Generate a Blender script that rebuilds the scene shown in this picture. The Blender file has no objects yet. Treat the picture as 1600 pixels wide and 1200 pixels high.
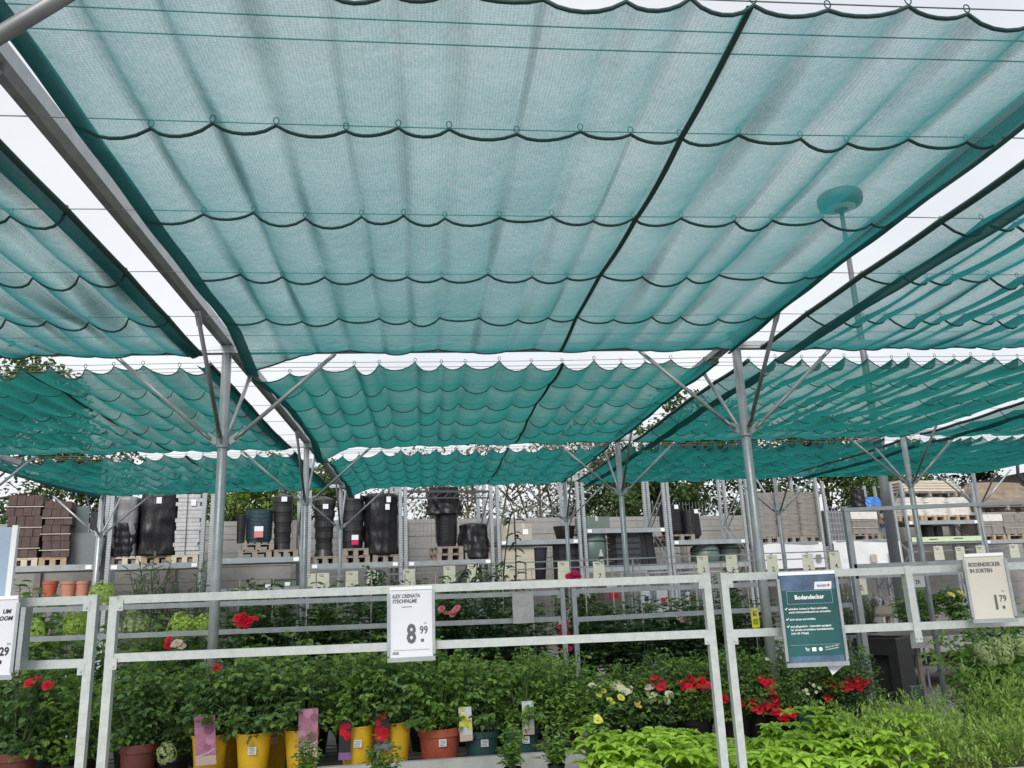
import bpy, math, random
from mathutils import Vector, Matrix, Euler
R = math.radians; PI = math.pi
C = bpy.context.scene.collection
rnd = random.Random(7)
# ------------------------------------------------------------ camera model (also used to turn photo positions into places)
EYE = 1.62; FL = 1243.7
def cam_axes(p, r, y):
    f = Vector((math.sin(y)*math.cos(p), math.cos(y)*math.cos(p), math.sin(p)))
    r0 = Vector((math.cos(y), -math.sin(y), 0)); u0 = r0.cross(f)
    return r0*math.cos(r)+u0*math.sin(r), u0*math.cos(r)-r0*math.sin(r), f
AX, AU, AF = cam_axes(.2465, -.042, .1145)
def ray(u, v):
    return (AX*((u-800)/FL) + AU*((600-v)/FL) + AF)
def at(u, v, Y):                       # point of the place seen at (u, v), at distance Y down the aisle
    d = ray(u, v); return Vector((d.x/d.y*Y, Y, EYE + d.z/d.y*Y))
def at_z(u, v, z):
    d = ray(u, v); t = (z-EYE)/d.z; return Vector((d.x*t, d.y*t, z))
RA = R(13.8); RD = Vector((math.cos(RA), math.sin(RA), 0)); RN = Vector((-math.sin(RA), math.cos(RA), 0)); RP = Vector((-5.5, 16, 0))
def at_rack(u, v, off=0):
    d = ray(u, v); o = Vector((0, 0, EYE)); t = ((RP + RN*off - o).dot(RN))/d.dot(RN); return o + d*t
# ------------------------------------------------------------ materials
M = {}
def nd(nt, t, **k):
    n = nt.nodes.new(t)
    for a, b in k.items(): setattr(n, a, b)
    return n
def mat(name, col, rough=.6, metal=0, var=.12, scale=6., bump=0, bscale=40., coat=0, spec=.5, stretch=None):
    m = bpy.data.materials.new(name); m.use_nodes = True; nt = m.node_tree; b = nt.nodes['Principled BSDF']
    b.inputs['Roughness'].default_value = rough; b.inputs['Metallic'].default_value = metal
    b.inputs['Specular IOR Level'].default_value = spec; b.inputs['Coat Weight'].default_value = coat
    tc = nd(nt, 'ShaderNodeTexCoord'); src = tc.outputs['Object']
    if stretch:
        mp = nd(nt, 'ShaderNodeMapping'); mp.inputs['Scale'].default_value = stretch; nt.links.new(src, mp.inputs[0]); src = mp.outputs[0]
    nz = nd(nt, 'ShaderNodeTexNoise'); nz.inputs['Scale'].default_value = scale; nz.inputs['Detail'].default_value = 6; nz.inputs['Roughness'].default_value = .65
    nt.links.new(src, nz.inputs['Vector'])
    rp = nd(nt, 'ShaderNodeValToRGB'); e = rp.color_ramp.elements
    e[0].position = .3; e[1].position = .7
    e[0].color = (*[c*(1-var) for c in col], 1); e[1].color = (*[min(1, c*(1+var)) for c in col], 1)
    nt.links.new(nz.outputs['Fac'], rp.inputs[0]); nt.links.new(rp.outputs[0], b.inputs['Base Color'])
    if bump:
        n2 = nd(nt, 'ShaderNodeTexNoise'); n2.inputs['Scale'].default_value = bscale; n2.inputs['Detail'].default_value = 5
        nt.links.new(src, n2.inputs['Vector'])
        bp = nd(nt, 'ShaderNodeBump'); bp.inputs['Strength'].default_value = bump; bp.inputs['Distance'].default_value = .02
        nt.links.new(n2.outputs['Fac'], bp.inputs['Height']); nt.links.new(bp.outputs[0], b.inputs['Normal'])
    M[name] = m; return m
def leafmat(name, a, b_, trans=.35, rough=.5):
    m = bpy.data.materials.new(name); m.use_nodes = True; nt = m.node_tree; p = nt.nodes['Principled BSDF']; out = nt.nodes['Material Output']
    g = nd(nt, 'ShaderNodeNewGeometry'); oi = nd(nt, 'ShaderNodeObjectInfo')
    rp = nd(nt, 'ShaderNodeValToRGB'); e = rp.color_ramp.elements
    e[0].color = (*a, 1); e[1].color = (*b_, 1); e.new(.93).color = (*[min(1, c*1.25) for c in b_], 1)
    mx = nd(nt, 'ShaderNodeMath', operation='MULTIPLY_ADD'); mx.inputs[1].default_value = .62
    m2 = nd(nt, 'ShaderNodeMath', operation='MULTIPLY'); m2.inputs[1].default_value = .38
    nt.links.new(g.outputs['Random Per Island'], mx.inputs[0]); nt.links.new(oi.outputs['Random'], m2.inputs[0]); nt.links.new(m2.outputs[0], mx.inputs[2])
    nt.links.new(mx.outputs[0], rp.inputs[0]); nt.links.new(rp.outputs[0], p.inputs['Base Color'])
    p.inputs['Roughness'].default_value = rough; p.inputs['Specular IOR Level'].default_value = .35
    tr = nd(nt, 'ShaderNodeBsdfTranslucent'); nt.links.new(rp.outputs[0], tr.inputs[0])
    ms = nd(nt, 'ShaderNodeMixShader'); ms.inputs[0].default_value = trans
    nt.links.new(p.outputs[0], ms.inputs[1]); nt.links.new(tr.outputs[0], ms.inputs[2]); nt.links.new(ms.outputs[0], out.inputs[0])
    M[name] = m; return m
def netmat(name, col, t0, var=.06):
    # knitted shade cloth: open holes let the sky through; a slanting line of sight meets more thread (openness = t0 ** (1/cos))
    m = bpy.data.materials.new(name); m.use_nodes = True; nt = m.node_tree; nt.nodes.remove(nt.nodes['Principled BSDF']); out = nt.nodes['Material Output']
    lw = nd(nt, 'ShaderNodeLayerWeight'); lw.inputs['Blend'].default_value = .5
    c = nd(nt, 'ShaderNodeMath', operation='SUBTRACT'); c.inputs[0].default_value = 1.02; nt.links.new(lw.outputs['Facing'], c.inputs[1])
    iv = nd(nt, 'ShaderNodeMath', operation='DIVIDE'); iv.inputs[0].default_value = 1.; nt.links.new(c.outputs[0], iv.inputs[1])
    tc = nd(nt, 'ShaderNodeTexCoord'); mp = nd(nt, 'ShaderNodeMapping'); mp.inputs['Scale'].default_value = (1, .35, 1); nt.links.new(tc.outputs['Object'], mp.inputs[0])
    n1 = nd(nt, 'ShaderNodeTexNoise'); n1.inputs['Scale'].default_value = 150; n1.inputs['Detail'].default_value = 3; nt.links.new(mp.outputs[0], n1.inputs['Vector'])
    n2 = nd(nt, 'ShaderNodeTexNoise'); n2.inputs['Scale'].default_value = 2.2; n2.inputs['Detail'].default_value = 4; nt.links.new(tc.outputs['Object'], n2.inputs['Vector'])
    wv = []
    for ax in ('X', 'Y'):                                            # the knit: rows of holes about 12 mm apart
        q = nd(nt, 'ShaderNodeTexWave', wave_type='BANDS', bands_direction=ax); q.inputs['Scale'].default_value = 26; q.inputs['Distortion'].default_value = .6; q.inputs['Detail'].default_value = 1; nt.links.new(tc.outputs['Object'], q.inputs['Vector']); wv.append(q)
    wa = nd(nt, 'ShaderNodeMath', operation='ADD'); nt.links.new(wv[0].outputs['Fac'], wa.inputs[0]); nt.links.new(wv[1].outputs['Fac'], wa.inputs[1])
    wm = nd(nt, 'ShaderNodeMath', operation='MULTIPLY_ADD'); nt.links.new(wa.outputs[0], wm.inputs[0]); wm.inputs[1].default_value = .22; nt.links.new(n1.outputs['Fac'], wm.inputs[2])
    w2_ = nd(nt, 'ShaderNodeMath', operation='MULTIPLY_ADD'); nt.links.new(n2.outputs['Fac'], w2_.inputs[0]); w2_.inputs[1].default_value = .45; w2_.inputs[2].default_value = .055
    ad = nd(nt, 'ShaderNodeMath', operation='ADD'); nt.links.new(wm.outputs[0], ad.inputs[0]); nt.links.new(w2_.outputs[0], ad.inputs[1])
    tt = nd(nt, 'ShaderNodeMapRange'); tt.inputs['From Min'].default_value = .7; tt.inputs['From Max'].default_value = 1.3
    tt.inputs['To Min'].default_value = t0-var; tt.inputs['To Max'].default_value = t0+var; nt.links.new(ad.outputs[0], tt.inputs[0])
    pw = nd(nt, 'ShaderNodeMath', operation='POWER'); nt.links.new(tt.outputs[0], pw.inputs[0]); nt.links.new(iv.outputs[0], pw.inputs[1])
    rp = nd(nt, 'ShaderNodeMix', data_type='RGBA'); rp.inputs['A'].default_value = (*[x*.85 for x in col], 1); rp.inputs['B'].default_value = (*[x*1.12 for x in col], 1)
    nt.links.new(n2.outputs['Fac'], rp.inputs['Factor'])
    df = nd(nt, 'ShaderNodeBsdfDiffuse'); tl = nd(nt, 'ShaderNodeBsdfTranslucent')
    nt.links.new(rp.outputs['Result'], df.inputs[0]); nt.links.new(rp.outputs['Result'], tl.inputs[0])
    bp = nd(nt, 'ShaderNodeBump'); bp.inputs['Strength'].default_value = .35; bp.inputs['Distance'].default_value = .02
    n3 = nd(nt, 'ShaderNodeTexNoise'); n3.inputs['Scale'].default_value = 9; n3.inputs['Detail'].default_value = 5; nt.links.new(tc.outputs['Object'], n3.inputs['Vector'])
    nt.links.new(n3.outputs['Fac'], bp.inputs['Height']); nt.links.new(bp.outputs[0], lw.inputs['Normal']); nt.links.new(bp.outputs[0], tl.inputs['Normal'])
    a = nd(nt, 'ShaderNodeMixShader'); a.inputs[0].default_value = .62; nt.links.new(df.outputs[0], a.inputs[1]); nt.links.new(tl.outputs[0], a.inputs[2])
    tp = nd(nt, 'ShaderNodeBsdfTransparent')
    opn = pw.outputs[0]
    if name == 'fold':                                               # pleat strip: doubled cloth plus painted shade of steep sides, fading at its edges
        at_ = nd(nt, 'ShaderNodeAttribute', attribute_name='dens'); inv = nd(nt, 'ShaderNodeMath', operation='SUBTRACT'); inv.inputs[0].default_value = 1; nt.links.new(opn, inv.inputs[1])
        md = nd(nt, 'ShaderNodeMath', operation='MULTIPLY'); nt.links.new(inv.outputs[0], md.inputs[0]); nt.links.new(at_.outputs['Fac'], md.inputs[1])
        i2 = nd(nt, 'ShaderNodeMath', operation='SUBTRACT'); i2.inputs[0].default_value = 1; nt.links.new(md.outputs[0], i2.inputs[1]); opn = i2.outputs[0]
    b = nd(nt, 'ShaderNodeMixShader'); nt.links.new(opn, b.inputs[0]); nt.links.new(a.outputs[0], b.inputs[1]); nt.links.new(tp.outputs[0], b.inputs[2])
    nt.links.new(b.outputs[0], out.inputs[0]); M[name] = m; return m
netmat('net', (.028, .205, .212), .545, .095)
netmat('net_dense', (.022, .205, .188), .47, .05)
netmat('fold', (.018, .065, .070), .30, .08)  # pleat strips: doubled cloth, with shade of the steep sides put into the colour
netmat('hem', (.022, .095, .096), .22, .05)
netmat('mesh_tarp', (.10, .10, .11), .2, .05)
mat('cord', (.010, .045, .045), .7)
mat('galv', (.36, .39, .41), .42, .55, .16, 9, .05, 60)
mat('galv_dark', (.20, .21, .22), .5, .4, .2, 9)  # darker copy of galv; on rails and braces it paints in shade
mat('alu', (.48, .52, .51), .42, .25, .12, 34, .04, 70)
mat('steel_wire', (.16, .18, .18), .5, .5)
mat('rack_steel', (.30, .33, .35), .5, .35, .18, 5)
mat('white_plastic', (.78, .80, .82), .45, var=.05)
mat('paper', (.64, .67, .72), .55, var=.03, scale=3)
mat('paper_warm', (.55, .535, .47), .6, var=.04, scale=3)
mat('tag_cream', (.95, .92, .76), .65, var=.05)
mat('ink', (.025, .025, .03), .7); mat('ink_grey', (.10, .11, .13), .7); mat('ink_white', (.85, .87, .88), .6)
mat('ink_red', (.5, .03, .05), .6); mat('ink_violet', (.22, .12, .32), .6); mat('ink_yellow', (.75, .7, .12), .6)
mat('poster_green', (.012, .080, .080), .35, var=.35, scale=2.5)
mat('poster_blue', (.07, .12, .20), .35, var=.5, scale=9)
mat('poster_pale', (.32, .42, .55), .35, var=.12, scale=2)
mat('wood', (.36, .27, .18), .8, var=.3, scale=5, bump=.2, bscale=30, stretch=(1, 9, 9))
mat('wood_grey', (.24, .21, .18), .85, var=.3, scale=5, bump=.2, stretch=(1, 9, 9))
mat('wood_pale', (.50, .45, .37), .8, var=.2, scale=4, stretch=(1, 9, 9))
mat('brown_paver', (.085, .058, .052), .9, var=.25, scale=8, bump=.15)
mat('grey_block', (.20, .185, .175), .9, var=.2, scale=8, bump=.15)
mat('strap', (.45, .42, .38), .5)
mat('black_foil', (.011, .011, .013), .40, var=.3, scale=5, bump=1.0, bscale=13, spec=.32, stretch=(1, 1, .4))
mat('black_plastic', (.014, .014, .016), .42, var=.3, scale=6)
mat('grey_wrap', (.17, .175, .18), .4, var=.2, scale=6, bump=.5, bscale=9)
mat('clear_wrap', (.42, .43, .44), .3, var=.15, scale=7, bump=.7, bscale=10)
mat('sack', (.21, .195, .18), .75, var=.14, scale=6, bump=.3, bscale=14)
mat('bag_white', (.58, .56, .53), .5, var=.14, scale=6, bump=.5, bscale=9)
mat('mauve_print', (.42, .18, .28), .5, var=.3, scale=30)
mat('blue_grey_tub', (.035, .075, .095), .4, var=.15)
mat('barrel_green', (.075, .115, .105), .45, var=.15, scale=3)
mat('box_green', (.10, .14, .12), .55, var=.1)
mat('anthracite', (.03, .034, .042), .5, var=.15)
mat('grey_board', (.15, .17, .18), .6, var=.08, scale=12)
mat('card', (.40, .37, .30), .8, var=.1, scale=3)
mat('card_grey', (.33, .31, .27), .75, var=.1, scale=3)
mat('terracotta', (.38, .085, .045), .7, var=.28, scale=9)
mat('terracotta_pale', (.45, .20, .14), .75, var=.15, scale=5)
mat('brown_pot', (.16, .045, .035), .6, var=.15)
mat('yellow_pot', (.70, .42, .018), .42, var=.16, scale=9)
mat('teal_pot', (.03, .085, .085), .45, var=.12)
mat('soil', (.03, .02, .014), .95, var=.4, scale=40, bump=.5)
mat('blue_foil', (.05, .17, .48), .35, var=.25, scale=5, bump=.6, bscale=9)
mat('banner', (.60, .62, .64), .5, var=.06, scale=2)
mat('lime_sign', (.45, .55, .36), .5, var=.1)
mat('red_plastic', (.55, .025, .05), .4, var=.1)
mat('yellow_plastic', (.80, .70, .02), .4, var=.1)
mat('bark', (.075, .062, .05), .9, var=.35, scale=9, bump=.5, stretch=(3, 3, .6))
mat('green_stem', (.07, .12, .035), .7, var=.2)
mat('brown_tarp', (.22, .17, .13), .85, var=.25, scale=3, bump=.5, bscale=6)
mat('roof_dark', (.045, .045, .05), .7, var=.2)
mat('lamp_grey', (.11, .115, .13), .5, var=.1)
mat('planter_dark', (.012, .012, .012), .6, var=.35, scale=60, bump=.4, bscale=90)
mat('bench_grey', (.40, .41, .40), .7, var=.18, scale=7, bump=.1)
mat('glass_grey', (.09, .12, .12), .2, var=.1)
leafmat('leaf_rose', (.040, .105, .036), (.165, .285, .095))
leafmat('leaf_rose_fresh', (.06, .145, .026), (.20, .35, .07))
leafmat('leaf_dark', (.026, .068, .026), (.08, .155, .06))
leafmat('leaf_tip', (.10, .20, .03), (.24, .36, .09), .4)
leafmat('leaf_tip_dark', (.05, .10, .03), (.13, .20, .06), .35)
leafmat('leaf_lime', (.19, .36, .025), (.42, .62, .09), .4)
leafmat('leaf_feather', (.13, .24, .035), (.34, .47, .12), .4)
leafmat('leaf_silver', (.12, .16, .10), (.24, .29, .19))
leafmat('leaf_tree', (.022, .050, .013), (.085, .14, .036))
leafmat('leaf_tree_bright', (.04, .085, .010), (.13, .20, .03))
leafmat('leaf_tree_olive', (.05, .06, .028), (.13, .135, .06))
leafmat('petal_red', (.42, .006, .018), (.72, .02, .05), .3)
leafmat('petal_magenta', (.45, .012, .08), (.70, .03, .15), .3)
leafmat('petal_pink', (.50, .13, .16), (.70, .25, .27), .3)
leafmat('petal_mauve', (.20, .055, .12), (.55, .28, .40), .1)
leafmat('petal_blush', (.55, .40, .34), (.75, .6, .52), .3)
leafmat('petal_cream', (.58, .58, .40), (.80, .80, .60), .3)
leafmat('petal_yellow', (.65, .60, .06), (.80, .78, .22), .3)
leafmat('petal_lime', (.34, .50, .08), (.62, .76, .22), .35)
leafmat('petal_pale_lime', (.30, .38, .18), (.50, .58, .30), .35)
# banded metal for the punched rack uprights
def punched():
    m = mat('punched', (.36, .39, .41), .5, .35, .15, 6); nt = m.node_tree; b = nt.nodes['Principled BSDF']
    tc = nd(nt, 'ShaderNodeTexCoord'); sp = nd(nt, 'ShaderNodeSeparateXYZ'); nt.links.new(tc.outputs['Object'], sp.inputs[0])
    ml = nd(nt, 'ShaderNodeMath', operation='MULTIPLY'); ml.inputs[1].default_value = 20; nt.links.new(sp.outputs[2], ml.inputs[0])
    fr = nd(nt, 'ShaderNodeMath', operation='FRACT'); nt.links.new(ml.outputs[0], fr.inputs[0])
    lt = nd(nt, 'ShaderNodeMath', operation='LESS_THAN'); lt.inputs[1].default_value = .38; nt.links.new(fr.outputs[0], lt.inputs[0])
    mx = nd(nt, 'ShaderNodeMix', data_type='RGBA'); old = b.inputs['Base Color'].links[0].from_socket
    nt.links.new(lt.outputs[0], mx.inputs['Factor']); nt.links.new(old, mx.inputs['A']); mx.inputs['B'].default_value = (.25, .275, .29, 1)
    nt.links.new(mx.outputs['Result'], b.inputs['Base Color'])
punched()
def ground_mat():
    m = mat('paving', (.30, .28, .26), .85, 0, .18, 1.5, .1, 30); nt = m.node_tree; b = nt.nodes['Principled BSDF']
    tc = nd(nt, 'ShaderNodeTexCoord'); br = nd(nt, 'ShaderNodeTexBrick'); br.inputs['Scale'].default_value = 5
    br.inputs['Mortar Size'].default_value = .012; nt.links.new(tc.outputs['Object'], br.inputs['Vector'])
    mx = nd(nt, 'ShaderNodeMix', data_type='RGBA'); old = b.inputs['Base Color'].links[0].from_socket
    mx.inputs['B'].default_value = (.15, .14, .13, 1); nt.links.new(br.outputs['Fac'], mx.inputs['Factor']); nt.links.new(old, mx.inputs['A'])
    nt.links.new(mx.outputs['Result'], b.inputs['Base Color'])
ground_mat()
def fence_mat():
    m = mat('fence_slat', (.27, .265, .255), .85, 0, .12, 3, .1, 30)
fence_mat()
# ------------------------------------------------------------ mesh building
class MB:
    def __init__(s): s.v = []; s.f = []; s.mi = []; s.k = 0
    def add(s, vs, fs):
        n = len(s.v); s.v += [tuple(p) for p in vs]; s.f += [tuple(i+n for i in f) for f in fs]; s.mi += [s.k]*len(fs); return s
    def box(s, c, d, rot=None):
        c = Vector(c); x, y, z = d[0]/2, d[1]/2, d[2]/2
        P = [Vector(p) for p in ((-x,-y,-z),(x,-y,-z),(x,y,-z),(-x,y,-z),(-x,-y,z),(x,-y,z),(x,y,z),(-x,y,z))]
        if rot: P = [rot @ p for p in P]
        return s.add([p+c for p in P], [(0,3,2,1),(4,5,6,7),(0,1,5,4),(1,2,6,5),(2,3,7,6),(3,0,4,7)])
    def bar(s, a, b, w, h, up=(0,0,1)):
        a, b = Vector(a), Vector(b); d = (b-a); L = d.length; d.normalize(); up = Vector(up)
        if abs(d.dot(up)) > .99: up = Vector((0,1,0))
        r = d.cross(up).normalized(); u = r.cross(d)
        rot = Matrix((r, d, u)).transposed()
        return s.box((a+b)/2, (w, L, h), rot)
    def tube(s, pts, r, n=8, cap=True):
        pts = [Vector(p) for p in pts]; rs = r if isinstance(r, (list, tuple)) else [r]*len(pts)
        vs = []; fs = []; prev = None
        for i, p in enumerate(pts):
            d = (pts[min(i+1, len(pts)-1)] - pts[max(i-1, 0)]).normalized()
            if prev is None:
                up = Vector((0,0,1)) if abs(d.z) < .9 else Vector((0,1,0)); x = d.cross(up).normalized()
            else: x = (prev - d*prev.dot(d)).normalized()
            prev = x; y = d.cross(x)
            vs += [p + (x*math.cos(2*PI*k/n) + y*math.sin(2*PI*k/n))*rs[i] for k in range(n)]
        for i in range(len(pts)-1):
            for k in range(n): fs.append((i*n+k, i*n+(k+1)%n, (i+1)*n+(k+1)%n, (i+1)*n+k))
        if cap: fs += [tuple(range(n))[::-1], tuple((len(pts)-1)*n+k for k in range(n))]
        return s.add(vs, fs)
    def lathe(s, prof, c=(0,0,0), n=20, sq=0, jit=None):
        c = Vector(c); vs = []; fs = []
        for i, (r, z) in enumerate(prof):
            for k in range(n):
                t = 2*PI*k/n; q = 1
                if sq: q = 1/((abs(math.cos(t))**sq + abs(math.sin(t))**sq)**(1/sq))
                rr = r*q*(1 + (jit(i, k) if jit else 0)); vs.append(c + Vector((rr*math.cos(t), rr*math.sin(t), z)))
        for i in range(len(prof)-1):
            for k in range(n): fs.append((i*n+k, i*n+(k+1)%n, (i+1)*n+(k+1)%n, (i+1)*n+k))
        if prof[0][0] > 1e-4: fs.append(tuple(range(n))[::-1])
        if prof[-1][0] > 1e-4: fs.append(tuple((len(prof)-1)*n+k for k in range(n)))
        return s.add(vs, fs)
    def mesh(s, name, mats, smooth=False, origin=None):
        me = bpy.data.meshes.new(name); o = Vector(origin or (0,0,0))
        me.from_pydata([Vector(p)-o for p in s.v], [], s.f)
        for m in (mats if isinstance(mats, list) else [mats]): me.materials.append(M[m])
        if any(s.mi): me.polygons.foreach_set('material_index', s.mi)
        if smooth: me.polygons.foreach_set('use_smooth', [True]*len(s.f))
        me.update(); return me
    def build(s, name, mats, parent=None, smooth=False, origin=None, loc=None):
        return put(name, s.mesh(name, mats, smooth, origin), parent, loc)
def put(name, me, parent=None, loc=None, rot=None, scale=None):
    o = bpy.data.objects.new(name, me); C.objects.link(o)
    if parent: o.parent = parent
    if loc is not None: o.location = loc
    if rot is not None: o.rotation_euler = rot
    if scale is not None: o.scale = scale if hasattr(scale, '__len__') else (scale,)*3
    return o
def tag(o, label=None, cat=None, group=None, kind=None):
    if label: o['label'] = label
    if cat: o['category'] = cat
    if group: o['group'] = group
    if kind: o['kind'] = kind
    return o
def thing(name, label, cat, loc=(0,0,0), rz=0, group=None):
    o = bpy.data.objects.new(name, None); C.objects.link(o); o.location = loc; o.rotation_euler = (0,0,rz)
    o.empty_display_size = .1
    return tag(o, label, cat, group)
def text(parent, body, loc, size, m='ink', align='LEFT', bold=0, shear=0, xs=1, name='lettering', rot=(PI/2,0,0)):
    cu = bpy.data.curves.new('t', 'FONT'); cu.body = body; cu.size = size; cu.align_x = align; cu.offset = bold; cu.shear = shear; cu.resolution_u = 2
    t = bpy.data.objects.new('t', cu); me = bpy.data.meshes.new_from_object(t); bpy.data.objects.remove(t); bpy.data.curves.remove(cu)
    me.materials.clear(); me.materials.append(M[m])
    return put(name, me, parent, loc, rot, (xs, 1, 1))
SKY, SUNE, EXPO = .075, 2.0, .62
# ------------------------------------------------------------ ground, sky, light
g = MB(); g.add([(-90,-40,0),(90,-40,0),(90,120,0),(-90,120,0)], [(0,1,2,3)]); tag(g.build('pavement', 'paving'), kind='structure')
w = bpy.data.worlds.new('World'); bpy.context.scene.world = w; w.use_nodes = True; nt = w.node_tree; bg = nt.nodes['Background']
SUN_EL, SUN_RZ = 37, 194
sk = nd(nt, 'ShaderNodeTexSky', sky_type='NISHITA'); sk.sun_disc = False; sk.sun_elevation = R(SUN_EL); sk.sun_rotation = R(SUN_RZ); sk.dust_density = 4; sk.air_density = 1.2
hs = nd(nt, 'ShaderNodeHueSaturation'); hs.inputs['Saturation'].default_value = .18; nt.links.new(sk.outputs[0], hs.inputs['Color'])
mx = nd(nt, 'ShaderNodeMix', data_type='RGBA'); mx.inputs['Factor'].default_value = .72; mx.inputs['B'].default_value = (8.6, 9.3, 10.2, 1)   # even cloud cover over the clear sky
cn = nd(nt, 'ShaderNodeTexNoise'); cn.inputs['Scale'].default_value = 2.6; cn.inputs['Detail'].default_value = 5; tcw = nd(nt, 'ShaderNodeTexCoord'); nt.links.new(tcw.outputs['Generated'], cn.inputs['Vector'])
cr = nd(nt, 'ShaderNodeValToRGB'); cr.color_ramp.elements[0].position = .32; cr.color_ramp.elements[1].position = .68; cr.color_ramp.elements[0].color = (.80, .83, .87, 1); cr.color_ramp.elements[1].color = (1, 1, 1, 1); nt.links.new(cn.outputs['Fac'], cr.inputs[0])
cm = nd(nt, 'ShaderNodeMix', data_type='RGBA', blend_type='MULTIPLY'); cm.inputs['Factor'].default_value = 1; cm.inputs['A'].default_value = (10.5, 10.7, 10.9, 1); nt.links.new(cr.outputs[0], cm.inputs['B']); nt.links.new(cm.outputs['Result'], mx.inputs['B'])
nt.links.new(hs.outputs[0], mx.inputs['A']); nt.links.new(mx.outputs['Result'], bg.inputs[0]); bg.inputs[1].default_value = SKY
sl = bpy.data.lights.new('sun', 'SUN'); sl.energy = SUNE; sl.angle = R(24); sl.color = (1, .96, .90)
so = bpy.data.objects.new('sun', sl); C.objects.link(so)
# sun_rotation turns clockwise from +Y
sd = Vector((math.sin(R(SUN_RZ))*math.cos(R(SUN_EL)), math.cos(R(SUN_RZ))*math.cos(R(SUN_EL)), math.sin(R(SUN_EL))))
so.rotation_euler = sd.to_track_quat('Z', 'Y').to_euler(); so.location = (0, 0, 30)
# ------------------------------------------------------------ camera
cd = bpy.data.cameras.new('camera'); cd.sensor_width = 36; cd.lens = FL/1600*36; cd.clip_end = 500; cd.clip_start = .05
co = bpy.data.objects.new('camera', cd); C.objects.link(co); co.location = (0, 0, EYE)
co.matrix_world = Matrix.Translation((0,0,EYE)) @ Matrix((AX, AU, -AF)).transposed().to_4x4()
bpy.context.scene.camera = co
# ------------------------------------------------------------ shade structure
X0, Y1, W, L = -1.472, 5.968, 4.0, 4.176
GX = lambda i: X0 + W*i
GY = lambda j: Y1 + L*(j-1)
ZB = 3.398
def tube_me(name, a, b, r, m, parent, org, n=10):
    t = MB(); a, b = Vector(a), Vector(b); d = (b-a).normalized()
    t.tube([a, b], r, n); t.k = 1
    for p, s in ((a, 1), (b, -1)): t.bar(p - d*.01*s, p + d*.10*s, r*2.3, r*.9)      # flattened, bolted ends
    return t.build(name, [m, 'galv'], parent, True, org)
def shade_post(i, j, label, q=0):
    x, y = GX(i), GY(j); o = (x, y, 0)
    t = thing('shade_post', label, 'post', o, group='posts of the shade roof')
    p = MB(); p.tube([(x, y, .012), (x, y, ZB-.002)], .036, 14); p.build('pole', 'galv', t, True, o)
    b = MB(); b.box((x, y, .006), (.2, .2, .012))
    for sx in (-.075, .075):
        for sy in (-.075, .075): b.tube([(x+sx, y+sy, .012), (x+sx, y+sy, .04)], .011, 6)
    b.build('base_plate', 'galv', t, origin=o)
    k = MB()
    k.lathe([(.045, 2.68), (.046, 2.76)], (x, y, 0), 14)
    for dx, dy in ((1,0),(-1,0),(0,1),(0,-1)): k.bar((x+dx*.04, y+dy*.04, 2.72), (x+dx*.12, y+dy*.12, 2.775), .008 if dx else .008, .05)
    k.build('bracket', 'galv', t, origin=o)
    for dx, dy in ((1,0),(-1,0)): tube_me('brace', (x+dx*.09, y, 2.745-.09*q), (x+dx*(.80+.14*q), y, ZB-.012), .0155+.0045*q, 'galv_dark' if q else 'galv', t, o)  # nearest row braces take the darker copy, shade put into their colour
    for dx, dy in ((0,-1),(0,1)): tube_me('brace', (x, y+dy*.09, 2.745), (x, y+dy*.82, ZB+.045), .0155, 'galv_dark' if dy < 0 else 'galv', t, o)
ROWS = {0: 'nearest row', 1: 'first row', 2: 'second row', 3: 'row by the racks'}
COLS = {-1: 'far left line', 0: 'line left of the middle nets', 1: 'line right of the middle nets', 2: 'line standing on bare paving', 3: 'outermost right line'}
for j in (0, 1, 2, 3):
    for i in ((0, 1) if j == 0 else (-1, 0, 1, 2, 3)):
        if (i, j) in ((3, 1), (2, 1), (-1, 1), (3, 2)) and False: continue
        if j == 1 and i in (2, 3): continue
        shade_post(i, j, f'galvanised post with four braces, {ROWS[j]}, {COLS[i]}', 1 if j == 0 else 0)
shade_post(2, 1, 'galvanised post with four braces, beside the upper right net')
for j, nm in ((0, 'above the viewer'), (1, 'first one across the aisle'), (2, 'second one across the aisle'), (3, 'farthest one, over the ends of the nets')):
    b = MB(); b.bar((GX(-1)-.1, GY(j), ZB+.03), (GX(3)+.1, GY(j), ZB+.03), .06, .06)
    tag(b.build('cross_beam', 'galv'), f'grey steel beam across the shade roof, {nm}', 'beam')
for i, nm in ((-1, 'at the far left end of the nets'), (0, 'open to the sky beside the left net edge'), (1, 'along the right edge of the middle nets'), (2, 'between the two right hand net fields'), (3, 'outermost right')):
    b = MB(); b.bar((GX(i)+.022, GY(0)-.4, ZB+.095), (GX(i)+.022, GY(3)+.1, ZB+.095), .05, .066); b.k = 1; b.bar((GX(i)-.024, GY(0)-.4, ZB+.086), (GX(i)-.024, GY(3)+.1, ZB+.086), .040, .046)  # second bar darker: the rail's shaded underside put into colour
    for j in (1, 2, 3): b.box((GX(i)+.0, GY(j)-.0, ZB+.136), (.10, .09, .012))
    tag(b.build('roof_rail', ['galv', 'galv_dark']), f'long grey roof rail {nm}', 'rail')
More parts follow.
